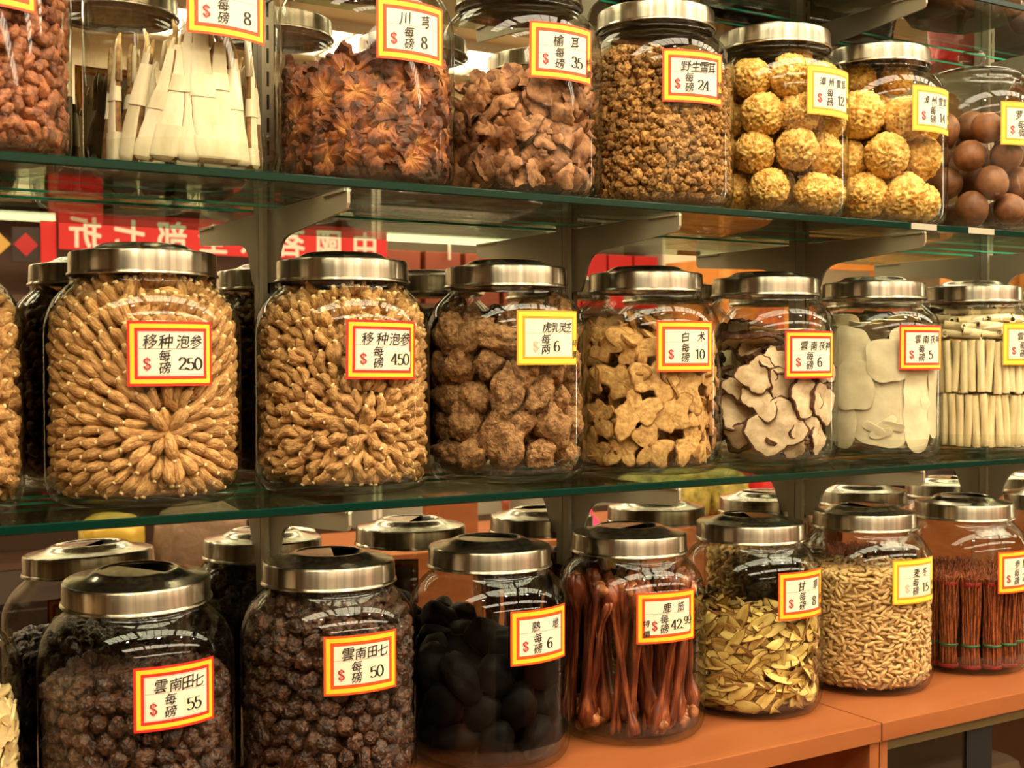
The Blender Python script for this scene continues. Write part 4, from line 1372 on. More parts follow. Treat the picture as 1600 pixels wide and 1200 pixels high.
# --- M0, M1, M2: ginseng roots
M_GIN = organic('ginseng_skin', rgb(158, 110, 58), rgb(214, 168, 108), 260, 0.62, 1.0, 0.0030, 0.14, 0.25, (0.45, 1.3, 1.3))
M_GINP = organic('ginseng_pale_scar', rgb(222, 182, 126), rgb(244, 214, 160), 120, 0.6, 0.2, 0.001, 0.08)
gin = [root_mesh('ginseng_root', [M_GIN, M_GINP], s, 0.0280, 0.0058, 0.04, 0.10 * (-1) ** s) for s in range(7)]
gin2 = [root_mesh('knobbly_ginseng_root', [M_GIN, M_GINP], 20 + s, 0.0240, 0.0056, 0.13, 0.22 * (-1) ** s) for s in range(8)]


def sunburst(key, th0, z0, ring, gap, seed, loose, meshes):
    """Roots set radially round one point on the glass, ring after ring, right round the jar."""
    rnd = random.Random(seed)
    out = []
    R = JR - 0.003
    k = 0
    rho = ring * 0.50
    while rho < 0.36:
        n = max(int(2 * PI * rho / gap), 4)
        ph = rnd.uniform(0, 6.28) if k else 0.12
        for q in range(n):
            a = ph + 2 * PI * (q + rnd.uniform(-loose, loose)) / n
            rr = rho + rnd.uniform(-loose, loose) * ring * 0.4
            x, v = rr * math.cos(a), z0 + rr * math.sin(a)
            if abs(x) > PI * 0.090 or v < 0.0145 or v > 0.212: continue
            th = th0 + x / 0.090
            phi = a + rnd.uniform(-loose, loose) * 1.1
            inset = 0.0068 + rnd.uniform(0, 0.003)
            r = jar_radius(v) - inset
            lean = 0.0
            if v > 0.165: lean = -(v - 0.165) / 0.045 * 0.9 * math.sin(phi)
            edge = 0.0
            out.append((wallM(key, th, v, r, phi, -0.26 + rnd.uniform(-.08, .08) * (1 + 4 * loose) + lean * 0.6, rnd.uniform(0, 6.28), rnd.uniform(.86, 1.12)), th, 0))
        rho += ring * 0.74; k += 1
    # a second layer that fills the gaps
    for th, z, r, ly in wall_grid(rnd, 0.012, 0.022, 0.020, 0.205, 0.0150, 0.3, 1, 0.004):
        out.append((wallM(key, th, z, r, rnd.uniform(0, 6.28), rnd.uniform(-.3, .3), 0, 1.0), th, 1))
    return out


for key, th0, z0, ring, gap, sd, loose, ms, nm, lab, cat, grp, inn in (
        ('M1', 0.0, 0.070, 0.0285, 0.0104, 11, 0.16, gin, 'ginseng_root', 'plump tan ginseng root in the sunburst jar priced 250', 'ginseng root', 'ginseng roots in the jar priced 250', 0.018),
        ('M2', D(-8.7), 0.066, 0.0250, 0.0104, 12, 0.40, gin2, 'knobbly_ginseng_root', 'knobbly tan ginseng root in the jar priced 450', 'ginseng root', 'knobbly ginseng roots in the jar priced 450', 0.018),
        ('M0', D(30), 0.080, 0.0250, 0.0108, 13, 0.70, gin2, 'rough_ginseng_root', 'rough tan ginseng root in the jar cut by the left edge', 'ginseng root', 'ginseng roots in the jar at the left edge', 0.018)):
    it = sunburst(key, th0, z0, ring, gap, sd, loose, ms)
    place(key, nm, ms, it, lab, cat, grp, 300, nm + '_fill', 'tan ginseng roots, the countless rest behind the outer ones, ' + {'M1': 'jar priced 250', 'M2': 'jar priced 450', 'M0': 'jar at the left edge'}[key], core(key, 0.0095, 0.205, inn, 0.003, 70), sd)

# --- M3: big brown fungus lumps
M_LUMP = organic('brown_lump_skin', rgb(104, 72, 42), rgb(172, 130, 84), 150, 0.75, 1.0, 0.005, 0.18, 0.25)
lu = [lump_mesh('fungus_lump', M_LUMP, 120 + s, d, 0.34, 1.5, 4, 0.065, 6.5, True) for s, d in enumerate(((0.0250, 0.0200, 0.0190), (0.0300, 0.0175, 0.0165), (0.0210, 0.0190, 0.0190), (0.0265, 0.0215, 0.0185), (0.0200, 0.0165, 0.0160), (0.0330, 0.0160, 0.0150)))]
rnd = random.Random(14)
it = [(wallM('M3', th, max(z, 0.030), min(r, jar_radius(z) - 0.0185), rnd.choice((0.3, 1.2, 1.5, 1.9, 0.0)) + rnd.uniform(-.4, .4), rnd.uniform(-.25, .25), rnd.uniform(0, 6), rnd.uniform(.82, 1.06)), th, ly) for th, z, r, ly in wall_grid(rnd, 0.0325, 0.037, 0.031, 0.190, 0.0195, 0.14, 2, 0.030)]
place('M3', 'fungus_lump', lu, it, 'large knobbly brown fungus lump in the jar with the yellow card', 'fungus', 'brown fungus lumps in the yellow card jar', 300, None, None, None, 14, True)

# --- M4: tan lobed slices
M_BZ = organic('tan_cut_slice', rgb(168, 124, 66), rgb(216, 174, 108), 150, 0.65, 0.6, 0.0014, 0.10)
M_BZR = organic('tan_slice_rind', rgb(120, 78, 36), rgb(176, 128, 70), 150, 0.7, 0.6, 0.001, 0.15)
bz = [slice_mesh('root_slice', [M_BZ, M_BZR], lobed(150 + s, 0.0225, 5, 0.42, 1.25, 0.035), 0.0050, 6, 64, 0.003, s, None, 0.0, 0.0009, 0.06) for s in range(9)]
rnd = random.Random(15)
it = [(wallM('M4', th, max(z, 0.028), r, rnd.uniform(0, 6.28), rnd.uniform(-.15, .15), rnd.uniform(-.15, .15), rnd.uniform(.78, 1.02)), th, ly) for th, z, r, ly in wall_grid(rnd, 0.041, 0.042, 0.030, 0.185, 0.0085, 0.12, 1, 0.002)]
it += [(wallM('M4', th, max(z, 0.022), r, rnd.uniform(0, 6.28), rnd.uniform(-.4, .4), rnd.choice((-1, 1)) * rnd.uniform(1.1, 1.5), rnd.uniform(.7, 0.95)), th, ly + 1) for th, z, r, ly in wall_grid(rnd, 0.028, 0.026, 0.026, 0.180, 0.0330, 0.3, 3, 0.017)]
place('M4', 'tan_root_slice', bz, it, 'tan lobed root slice in the jar priced 10', 'root slice', 'tan root slices in the jar priced 10', 200, 'tan_root_slice_fill', 'tan lobed root slices deep inside the jar priced 10', None, 15)

# --- M5: white slices with dark bark
M_FS = organic('white_cut_face', rgb(184, 160, 124), rgb(216, 194, 158), 90, 0.75, 0.35, 0.001, 0.06)
M_BARK = organic('dark_bark_edge', rgb(52, 32, 20), rgb(104, 66, 42), 160, 0.8, 0.9, 0.002, 0.2)
fs_ = [slice_mesh('bark_slice', [M_FS, M_BARK], lobed(180 + s, r, 4, 0.20, a, 0.035), 0.0062, 6, 64, 0.004, s, None, 0.0, 0.0005, 0.07) for s, (r, a) in enumerate(((0.039, 0.88), (0.021, 1.3), (0.023, 1.0), (0.025, 1.2), (0.017, 1.5), (0.020, 0.9)))]
rnd = random.Random(16)
tc5 = cam_theta('M5')


def put5(dx, z, r, phi, tilt, spin, sc, mi):
    th = tc5 + math.asin(dx)
    o = bpy.data.objects.new('bark_slice', fs_[mi]); C.objects.link(o)
    o.matrix_basis = wallM('M5', th, z, r, phi, tilt, spin, sc)
    o.matrix_basis = settle('M5', o.data, o.matrix_basis)
    tag(o, 'white slice with a dark bark edge in the jar priced 6', 'slice', 'white bark-edged slices in the jar priced 6')


for a in ((0.15, 0.050, 0.080, 0.4, 0.0, 0.0, 1.0, 0), (-0.12, 0.117, 0.082, 1.0, 0.1, 0.1, 1.05, 2), (-0.08, 0.088, 0.078, 0.5, 0.2, -.1, 1.05, 1), (0.62, 0.050, 0.080, 1.5, 0, 0, 1.0, 4), (0.60, 0.088, 0.082, 0.9, .1, 0, .95, 3),
          (-0.42, 0.040, 0.075, -0.5, .3, .3, 1.0, 5), (0.30, 0.105, 0.076, 0.2, .2, .2, 1.0, 2), (0.86, 0.080, 0.083, 1.5, 0, 0, 1.0, 3), (0.45, 0.028, 0.074, 0.7, -.4, .2, .9, 4), (0.80, 0.035, 0.080, 1.2, 0, .1, 1.0, 5),
          (0.90, 0.125, 0.082, 1.2, 0, 0, 1.0, 1), (0.55, 0.140, 0.079, 0.4, .2, -.2, 1.0, 3), (0.15, 0.135, 0.074, 0.0, .3, -.5, 1.0, 5), (-0.45, 0.100, 0.074, 1.2, .5, .6, 1.0, 4), (-0.5, 0.070, 0.072, 0.9, .8, .3, 1.0, 3)):
    put5(*a)
for q in range(60):
    th = rnd.uniform(-PI, PI); z = rnd.uniform(0.03, 0.168); r = rnd.uniform(0.015, 0.060) if shows('M5', th) else rnd.uniform(0.03, 0.076)
    o = bpy.data.objects.new('bark_slice', rnd.choice(fs_[1:])); C.objects.link(o)
    o.matrix_basis = wallM('M5', th, z, r, rnd.uniform(0, 6), rnd.uniform(-.4, .4), rnd.choice((-1, 1)) * rnd.uniform(1.15, 1.5), rnd.uniform(.8, 1.05))
    o.matrix_basis = settle('M5', o.data, o.matrix_basis)
    tag(o, 'white slice with a dark bark edge in the jar priced 6', 'slice', 'white bark-edged slices in the jar priced 6')
for q, (dx, z, ph) in enumerate(((-0.3, 0.160, 0.15), (-0.05, 0.166, -0.1), (0.25, 0.163, 0.1), (0.5, 0.170, -0.05), (-0.1, 0.176, 0.05), (0.2, 0.150, 0.2))):
    th = tc5 + math.asin(dx)
    o = bpy.data.objects.new('bark_slice', fs_[q % 6]); C.objects.link(o)
    o.matrix_basis = wallM('M5', th, z, 0.050, 0.0, ph, 1.35 + 0.15 * (q % 2), 1.0)
    o.matrix_basis = settle('M5', o.data, o.matrix_basis)
    tag(o, 'white slice with a dark bark edge in the jar priced 6', 'slice', 'white bark-edged slices in the jar priced 6')

# --- M6: thin smooth white sheets
M_SHEET = organic('smooth_white_sheet', rgb(202, 190, 152), rgb(220, 209, 173), 40, 0.5, 0.3, 0.001, 0.10)
tc6 = cam_theta('M6')
rnd = random.Random(17)


def sheet(dx_th, z, r, a, b, seed, tilt=0.0, spin=0.0, phi=0.0):
    rr = random.Random(seed)
    ph = [rr.uniform(0, 6) for _ in range(4)]
    def f(t):
        c, s = abs(math.cos(t)), abs(math.sin(t))
        base = 1 / ((c / a) ** 3.2 + (s / b) ** 3.2) ** (1 / 3.2)
        return base * (1 + 0.06 * math.sin(2 * t + ph[0]) + 0.05 * math.sin(3 * t + ph[1]) + 0.025 * math.sin(7 * t + ph[2]))
    me = slice_mesh('white_sheet', [M_SHEET], f, 0.0016, 6, 48, 0.0025, seed, r)
    o = link('white_sheet', me)
    o.matrix_basis = settle('M6', me, wallM('M6', dx_th, z, r, phi, tilt, spin))
    tag(o, 'thin smooth white sheet in the jar priced 5', 'root sheet', 'white sheets in the jar priced 5')


S6 = [(0.16, 0.080, 0.0805, 0.044, 0.064, 1), (0.72, 0.078, 0.0860, 0.026, 0.068, 2), (-0.30, 0.100, 0.0855, 0.026, 0.036, 3), (0.25, 0.135, 0.0860, 0.030, 0.030, 4), (-0.55, 0.070, 0.0840, 0.026, 0.052, 5), (0.95, 0.090, 0.0840, 0.020, 0.060, 6), (-0.05, 0.070, 0.0775, 0.034, 0.050, 7), (0.50, 0.066, 0.0770, 0.030, 0.050, 8), (-0.35, 0.150, 0.0830, 0.028, 0.030, 9), (0.55, 0.150, 0.0820, 0.028, 0.028, 10)]
for dx, z, r, a, b, s in S6: sheet(tc6 + math.asin(dx), z, r, a, b, s)
for k, (dx, z) in enumerate(((0.02, 0.042), (0.20, 0.050), (0.12, 0.036), (0.30, 0.046))): sheet(tc6 + math.asin(dx), z, 0.0845, 0.016, 0.006, 60 + k, 0, 0.2, (-0.5, 0.6, 0.2, -0.2)[k])
for k in range(16):
    th = tc6 + 1.2 + 3.9 * k / 15
    sheet(th, rnd.uniform(.06, .12), rnd.uniform(.070, .085), rnd.uniform(.02, .03), rnd.uniform(.03, .045), 20 + k)
for k in range(4):
    sheet(tc6 - 0.5 + 0.4 * k, 0.168 + 0.004 * k, 0.052, 0.030, 0.030, 80 + k, 0.1 * k, 1.15)
sheet(tc6 - 0.72, 0.176, 0.076, 0.026, 0.026, 90, 0.2, 0.5)

# --- M7 (and M8, seen in the mirror): cream rolled bark tubes
M_ROLL = organic('cream_rolled_bark', rgb(206, 184, 134), rgb(236, 220, 176), 80, 0.65, 0.4, 0.001, 0.08, 0.3, (1, 1, 0.2))
M_ROLLD = plain('roll_inside', rgb(120, 92, 54), 0.8)


def roll_mesh(seed, L=0.074, R=0.0054):
    rnd = random.Random(seed)
    mb = MB()
    n = 8
    ph = rnd.uniform(0, 6)
    cen = [(0.0009 * math.sin(ph + 3 * k / n), 0.0009 * math.cos(ph + 4 * k / n), (k / n - 0.5) * L) for k in range(n + 1)]
    mb.tube(cen, [R * (1 + 0.06 * math.sin(ph + k)) for k in range(n + 1)], 14, 0, False)
    inner = [cen[0]] + cen[1:-1] + [cen[-1]]
    o = len(mb.v)
    mb.tube(inner, [R * 0.62] * (n + 1), 14, 1, False)
    fs = []
    for k in range(14):
        l = (k + 1) % 14
        e1, e2 = n * 14, n * 14
        fs.append((e1 + k, e1 + l, o + e2 + l, o + e2 + k)); fs.append((l, k, o + k, o + l))
    mb.add([], [], 0)
    mb.f += fs; mb.m += [0] * len(fs)
    return sharp(mb.mesh('bark_roll', [M_ROLL, M_ROLLD]), 50)


rl = [roll_mesh(s) for s in range(6)]
rnd = random.Random(18)


def stand(key, th, z, r, tilt):
    M = wallM(key, th, z, r)
    n = Vector((math.sin(th), -math.cos(th), 0)); t = Vector((math.cos(th), math.sin(th), 0))
    up = (Vector((0, 0, 1)) + t * tilt).normalized()
    X = (t - up * t.dot(up)).normalized(); Y = up.cross(X)
    R = Matrix(((X.x, Y.x, up.x, 0), (X.y, Y.y, up.y, 0), (X.z, Y.z, up.z, 0), (0, 0, 0, 1)))
    R.translation = M.translation
    return R


rolls = []
for row, zc in ((0, 0.0475), (1, 0.1245)):
    for ring, r in ((0, 0.0836), (1, 0.0715)):
        n = int(2 * PI * r / 0.0114)
        for k in range(n):
            th = 2 * PI * (k + 0.5 * row) / n
            if ring and not abs(th - PI) < 9: continue
            rolls.append((stand('M7', th, zc + rnd.uniform(-.002, .002), r, rnd.uniform(-.05, .05)), th, ring))
place('M7', 'bark_roll', rl, rolls, 'cream rolled bark tube standing in the jar at the right edge', 'bark roll', 'rolled bark tubes in the right edge jar', 200, None, None, None, 18, True)
for k in range(40):
    row, j = divmod(k, 10)
    th = cam_theta('M7') + (j - 4.5) * (2 * PI / 10) + 0.3 * row
    z = 0.1725 + 0.0108 * row
    M = wallM('M7', th, z, jar_radius(z) - 0.017 - 0.004 * row, rnd.uniform(-.10, .10), 0, 0) @ Matrix.Rotation(PI / 2, 4, 'Y')
    o = bpy.data.objects.new('bark_roll', rnd.choice(rl)); C.objects.link(o); o.matrix_basis = settle('M7', o.data, M)
    tag(o, 'cream rolled bark tube lying across the top of the jar at the right edge', 'bark roll', 'rolled bark tubes lying on top in the right edge jar')

# --- B0: pale flat seeds
M_SEED = organic('pale_flat_seed', rgb(206, 176, 122), rgb(238, 214, 162), 90, 0.55, 0.25, 0.001, 0.10)
sd_ = [slice_mesh('flat_seed', [M_SEED], lobed(220 + s, 0.0088, 3, 0.12, 1.35, 0.0), 0.0030, 3, 20, 0.002, s, None, 0.001) for s in range(4)]
rnd = random.Random(20)
it = [(wallM('B0', th, z, r, rnd.uniform(0, 6), rnd.uniform(-.5, .5), rnd.uniform(-.5, .5), rnd.uniform(.8, 1.2)), th, ly) for th, z, r, ly in wall_grid(rnd, 0.012, 0.014, 0.018, lambda th: 0.142 + 0.008 * math.sin(3 * th), 0.0055, 0.35, 2, 0.006)]
for x, y, z in disc_top(rnd, 60, 0.08, lambda x, y: 0.145): it.append((freeM('B0', x, y, z, rnd_rot(rnd), 1.0), math.atan2(x, -y), 2))
place('B0', 'flat_seed', sd_, it, 'pale flat seed in the counter jar cut by the left edge', 'seed', 'pale flat seeds in the left edge jar', 200, 'flat_seed_fill', 'pale flat seeds, the rest of the heap in the left edge jar', core('B0', 0.0095, 0.142, 0.013), 20)

# --- B1, B2: dark knobbly roots
M_DARK = organic('dark_knobbly_skin', rgb(7, 5, 4), rgb(84, 50, 25), 130, 0.36, 1.0, 0.004, 0.3, 0.55)
dk = [lump_mesh('knobbly_dark_root', M_DARK, 240 + s, d, 0.30, 1.6, 4, 0.20, 5.6, True) for s, d in enumerate(((0.0125, 0.0088, 0.0086), (0.0105, 0.0092, 0.0088), (0.0140, 0.0078, 0.0076), (0.0095, 0.0085, 0.0082), (0.0115, 0.0080, 0.0085)))]
for key, zt, lab, sd in (('B1', 0.146, 'two thirds full', 21), ('B2', 0.205, 'filled to the lid', 22)):
    rnd = random.Random(sd)
    it = [(wallM(key, th, max(z, 0.020), r, rnd.uniform(0, 6.28), rnd.uniform(-.6, .6), rnd.uniform(0, 6), rnd.uniform(.85, 1.2)), th, ly) for th, z, r, ly in wall_grid(rnd, 0.0165, 0.0190, 0.020, (lambda th: zt + 0.006 * math.sin(3 * th + 1)), 0.0092, 0.25, 2, 0.013)]
    for x, y, z in disc_top(rnd, 40, 0.074 if key == 'B1' else 0.05, lambda x, y: zt): it.append((freeM(key, x, y, z, rnd_rot(rnd), rnd.uniform(.9, 1.2)), math.atan2(x, -y), 1))
    place(key, 'dark_root', dk, it, 'dark brown knobbly root in the counter jar %s' % lab, 'root', 'dark knobbly roots in the jar %s' % lab, 150, 'dark_root_fill', 'dark knobbly roots, the rest of the counter jar %s' % lab, core(key, 0.0095, zt - 0.006, 0.024), sd)

# --- B3: black prepared root lumps
M_BLACK = organic('black_prepared_root', rgb(3, 2, 2), rgb(11, 8, 6), 40, 0.6, 0.3, 0.004, 0.2, 0.06)
bk_ = [lump_mesh('black_root_lump', M_BLACK, 260 + s, d, 0.22, 1.3, 3) for s, d in enumerate(((0.030, 0.024, 0.022), (0.027, 0.024, 0.020), (0.034, 0.022, 0.020)))]
rnd = random.Random(23)
it = [(wallM('B3', th, max(z, 0.030), min(r, 0.068), rnd.uniform(0, 6), rnd.uniform(-.2, .2), rnd.uniform(0, 6), rnd.uniform(.9, 1.08)), th, ly) for th, z, r, ly in wall_grid(rnd, 0.036, 0.044, 0.033, lambda th: 0.122 + 0.008 * math.sin(2 * th + 2.0), 0.022, 0.12, 2, 0.030)]
place('B3', 'black_root_lump', bk_, it, 'sticky black root lump in the counter jar priced 6', 'root lump', 'black root lumps in the jar priced 6', 300, None, None, None, 23, True)

# --- B4: reddish-brown tendons
def tendon_mat():
    m, nt, out = new_mat('reddish_tendon')
    N, L = nt.nodes, nt.links
    b = N.new('ShaderNodeBsdfPrincipled')
    tc = N.new('ShaderNodeTexCoord'); mp = N.new('ShaderNodeMapping'); mp.inputs['Scale'].default_value = (1, 1, 0.18)
    n = N.new('ShaderNodeTexNoise'); n.inputs['Scale'].default_value = 150; n.inputs['Detail'].default_value = 5
    L.new(tc.outputs['Object'], mp.inputs[0]); L.new(mp.outputs[0], n.inputs['Vector'])
    cr = N.new('ShaderNodeValToRGB')
    e = cr.color_ramp.elements
    e[0].position = 0.30; e[0].color = rgb(62, 22, 10)
    e[1].position = 0.70; e[1].color = rgb(168, 96, 54)
    x = cr.color_ramp.elements.new(0.52); x.color = rgb(112, 48, 24)
    L.new(n.outputs['Fac'], cr.inputs[0]); L.new(cr.outputs[0], b.inputs['Base Color'])
    b.inputs['Roughness'].default_value = 0.32
    b.inputs['Subsurface Weight'].default_value = 0.25
    b.inputs['Subsurface Radius'].default_value = (0.012, 0.004, 0.002)
    bp = N.new('ShaderNodeBump'); bp.inputs['Strength'].default_value = 0.5; bp.inputs['Distance'].default_value = 0.002
    L.new(n.outputs['Fac'], bp.inputs['Height']); L.new(bp.outputs[0], b.inputs['Normal'])
    L.new(b.outputs[0], out.inputs[0])
    return m


M_TEND = tendon_mat()
M_HOOF = organic('amber_tendon_end', rgb(92, 38, 18), rgb(188, 118, 68), 90, 0.35, 0.6, 0.002, 0.2, 0.5)


def tendon(seed, L):
    rnd = random.Random(seed)
    mb = MB()
    ph = rnd.uniform(0, 6)
    n = 18
    strands = rnd.choice((2, 2, 3))
    for s in range(strands):
        sx, sy = rnd.uniform(-1, 1), rnd.uniform(-1, 1)
        pts, rad = [], []
        for k in range(n + 1):
            t = k / n
            sp = 0.0055 * (max(0, 0.35 - t) / 0.35) ** 1.2 + 0.0026 + 0.006 * max(0, t - 0.8) / 0.2
            pts.append((sx * sp + 0.004 * math.sin(2.2 * t + ph), sy * sp + 0.003 * math.cos(2.6 * t + ph), t * L))
            r = 0.0033 + 0.0062 * math.exp(-((t - 0.10) / 0.10) ** 2) + 0.0012 * math.sin(7 * t + ph) + 0.0022 * math.exp(-((t - 0.97) / 0.07) ** 2)
            rad.append(r * (1 + 0.12 * math.sin(20 * t + ph + s)) * (0.55 if k in (0, n) else 1))
        mb.tube(pts, rad, 9, 0)
    me = mb.mesh('tendon', [M_TEND])
    V, F = ICO[3]
    hb = MB()
    off = Vector((seed, seed * .3, 0))
    for q in range(3):
        cxx, cyy, cz = rnd.uniform(-.008, .008), rnd.uniform(-.006, .006), 0.006 + 0.005 * q
        hb.add([(cxx + v[0] * 0.0078 * (1 + .28 * noise.noise(Vector(v) * 1.5 + off)), cyy + v[1] * 0.0062 * (1 + .28 * noise.noise(Vector(v) * 1.5 + off)), cz + v[2] * 0.0085 * (1 + .28 * noise.noise(Vector(v) * 1.5 + off))) for v in V], F)
    return me, hb.mesh('tendon_end', [M_HOOF])


rnd = random.Random(24)
tds = [tendon(s, 0.168 + 0.006 * (s % 4)) for s in range(7)]
for ring, (r, n) in enumerate(((0.074, 24), (0.050, 14), (0.025, 7))):
    for k in range(n):
        th = 2 * PI * (k + 0.3 * rnd.uniform(-1, 1)) / n
        me, he = tds[rnd.randrange(7)]
        flip = rnd.random() < 0.38
        M = stand('B4', th, 0.0, r + rnd.uniform(-.006, .004), rnd.gauss(0, .16))
        M = M @ Matrix.Rotation(rnd.uniform(0, 6.28), 4, 'Z')
        z0 = 0.010 + rnd.uniform(0, 0.010)
        if flip:
            M = Matrix.Translation((0, 0, 0.190)) @ M @ Matrix.Rotation(PI, 4, 'X')
        else:
            M = Matrix.Translation((0, 0, z0)) @ M
        o = bpy.data.objects.new('tendon', me); C.objects.link(o); o.matrix_basis = M
        o.matrix_basis = settle('B4', me, o.matrix_basis)
        tag(o, 'long reddish-brown dried tendon in the jar priced 42.99', 'tendon', 'dried tendons in the jar priced 42.99')
        h = bpy.data.objects.new('tendon_end', he); C.objects.link(h); h.parent = o

# --- B5: yellow licorice slices
M_LIC = organic('yellow_licorice', rgb(182, 150, 70), rgb(226, 200, 118), 110, 0.6, 0.35, 0.001, 0.14, 0.3, (0.3, 1, 1))
M_LICR = organic('licorice_brown_skin', rgb(92, 58, 26), rgb(140, 96, 48), 120, 0.7, 0.4, 0.001, 0.2)


def lens_outline(a, b, seed):
    rr = random.Random(seed); p = rr.uniform(0, 6)
    def f(t):
        return (1 / ((abs(math.cos(t)) / a) ** 1.8 + (abs(math.sin(t)) / b) ** 1.8) ** (1 / 1.8)) * (1 + 0.04 * math.sin(3 * t + p))
    return f


lc = [slice_mesh('licorice_slice', [M_LIC, M_LICR], lens_outline(a, b, s), 0.0024, 4, 28, 0.003, s, None, 0.0006 * (-1) ** s, 0.0, 0.06) for s, (a, b) in enumerate(((0.0255, 0.0070), (0.0205, 0.0078), (0.0290, 0.0066), (0.0185, 0.0070), (0.0240, 0.0080)))]
rnd = random.Random(25)
it = []
for th, z, r, ly in wall_grid(rnd, 0.0098, 0.022, 0.018, lambda th: 0.118 + 0.006 * math.sin(2 * th), 0.0085, 0.4, 2, 0.008):
    ph = rnd.gauss(0, 0.55) + (PI if rnd.random() < .5 else 0)
    it.append((wallM('B5', th, z, r, ph, rnd.uniform(-.25, .25), rnd.gauss(-0.25, 0.42), rnd.uniform(.85, 1.12)), th, ly))
for x, y, z in disc_top(rnd, 55, 0.070, lambda x, y: 0.119 + 0.008 * noise.noise(Vector((x * 30, y * 30, 0)))):
    it.append((freeM('B5', x, y, z, Euler((rnd.uniform(-.5, .5), rnd.uniform(-.5, .5), rnd.uniform(0, 6))), 1.0), math.atan2(x, -y), 1))
for a, z, ph in ((-0.15, 0.126, 1.1), (0.18, 0.122, 0.6), (-0.55, 0.112, 0.8), (-0.30, 0.120, 2.4)):
    th = cam_theta('B5') + a
    it.append((wallM('B5', th, z, 0.076, ph, -.2, -.3, 1.1), th, -1))
place('B5', 'licorice_slice', lc, it, 'yellow licorice slice with a thin brown skin edge in the jar priced 8', 'licorice slice', 'licorice slices in the counter jar', 290, 'licorice_slice_fill', 'yellow licorice slices packed deep inside the counter jar priced 8', core('B5', 0.0095, 0.113, 0.022, 0.004, 60, 1), 25)

# --- B6: small pale spindle-shaped tubers
M_MAI = organic('pale_spindle_tuber', rgb(176, 138, 84), rgb(222, 186, 126), 150, 0.5, 0.4, 0.001, 0.14, 0.4, (0.3, 1, 1))


def spindle_mesh(seed, L, R):
    rnd = random.Random(seed)
    mb = MB(); ph = rnd.uniform(0, 6)
    n = 9
    mb.tube([((k / n - 0.5) * L, 0.0006 * math.sin(ph + 3 * k / n), 0.0007 * math.sin(PI * k / n)) for k in range(n + 1)], [max(R * math.sin(PI * (0.04 + 0.92 * k / n)) ** 0.75, 0.0003) for k in range(n + 1)], 8)
    return mb.mesh('spindle_tuber', [M_MAI])


sp = [spindle_mesh(s, 0.0128 + 0.0012 * (s % 3), 0.00255 + 0.0002 * (s % 2)) for s in range(6)]
rnd = random.Random(26)
it = [(wallM('B6', th, z, r, rnd.gauss(0, 0.75), rnd.uniform(-.35, .35), rnd.uniform(0, 6), rnd.uniform(.85, 1.15)), th, ly) for th, z, r, ly in wall_grid(rnd, 0.0052, 0.0108, 0.0118, lambda th: 0.163 + 0.003 * math.sin(2 * th), 0.0034, 0.4, 2, 0.0035)]
for x, y, z in disc_top(rnd, 330, 0.084, lambda x, y: 0.163 + 0.004 * noise.noise(Vector((x * 40, y * 40, 0)))):
    it.append((freeM('B6', x, y, z, Euler((rnd.uniform(-.3, .3), rnd.uniform(-.3, .3), rnd.uniform(0, 6))), rnd.uniform(.9, 1.15)), math.atan2(x, -y), 0.3))
place('B6', 'spindle_tuber', sp, it, 'small pale spindle-shaped tuber in the counter jar priced 15', 'tuber', 'small spindle tubers in the jar priced 15', 300, 'spindle_tuber_fill', 'small pale spindle-shaped tubers, the rest of the jar priced 15', core('B6', 0.0095, 0.159, 0.0075, 0.0012, 90), 26)

# --- B7 (and B8): red-brown root bundles with green ties
M_ROOTLET = organic('red_brown_rootlet', rgb(84, 34, 14), rgb(160, 84, 42), 120, 0.6, 0.4, 0.001, 0.2)
M_TIE = plain('green_tie', rgb(28, 96, 52), 0.5)
M_REDTIE = plain('red_tie', rgb(136, 16, 16), 0.6)


def rootlet_bundle(seed, R=0.0135, L=0.128):
    rnd = random.Random(seed)
    mb = MB()
    for k in range(46):
        r0 = R * math.sqrt((k + 0.5) / 46); a = k * 2.39996
        ph = rnd.uniform(0, 6)
        pts = []
        for q in range(11):
            t = q / 10
            sq = 0.84 + 0.22 * abs(t - 0.28) + 0.30 * max(0, t - 0.75)
            pts.append((r0 * sq * math.cos(a) + 0.0009 * math.sin(9 * t + ph), r0 * sq * math.sin(a) + 0.0009 * math.cos(8 * t + ph), t * L + rnd.uniform(-.001, .001)))
        top = pts[-1]
        if r0 > R * 0.5: pts.append((top[0] * 1.25 + rnd.uniform(-.003, .003), top[1] * 1.25 + rnd.uniform(-.003, .003), top[2] + rnd.uniform(0.0, .010)))
        mb.tube(pts, [0.00125] * (len(pts) - 1) + [0.0006], 5, 0, True)
    tie = MB(); tie.lathe([(R * 0.93, 0.031), (R * 0.985, 0.0318), (R * 0.985, 0.0338), (R * 0.93, 0.0346)], 24)
    red = MB(); red.lathe([(R * 0.98, 0.0), (R * 1.05, 0.001), (R * 1.05, 0.0040), (R * 1.0, 0.0055)], 24)
    red2 = MB(); red2.lathe([(R * 0.94, L - 0.010), (R * 1.00, L - 0.009), (R * 1.04, L - 0.005), (R * 0.98, L - 0.004)], 24)
    return mb.mesh('root_bundle', [M_ROOTLET]), tie.mesh('tie', [M_TIE]), red.mesh('red_band', [M_REDTIE]), red2.mesh('red_band', [M_REDTIE])


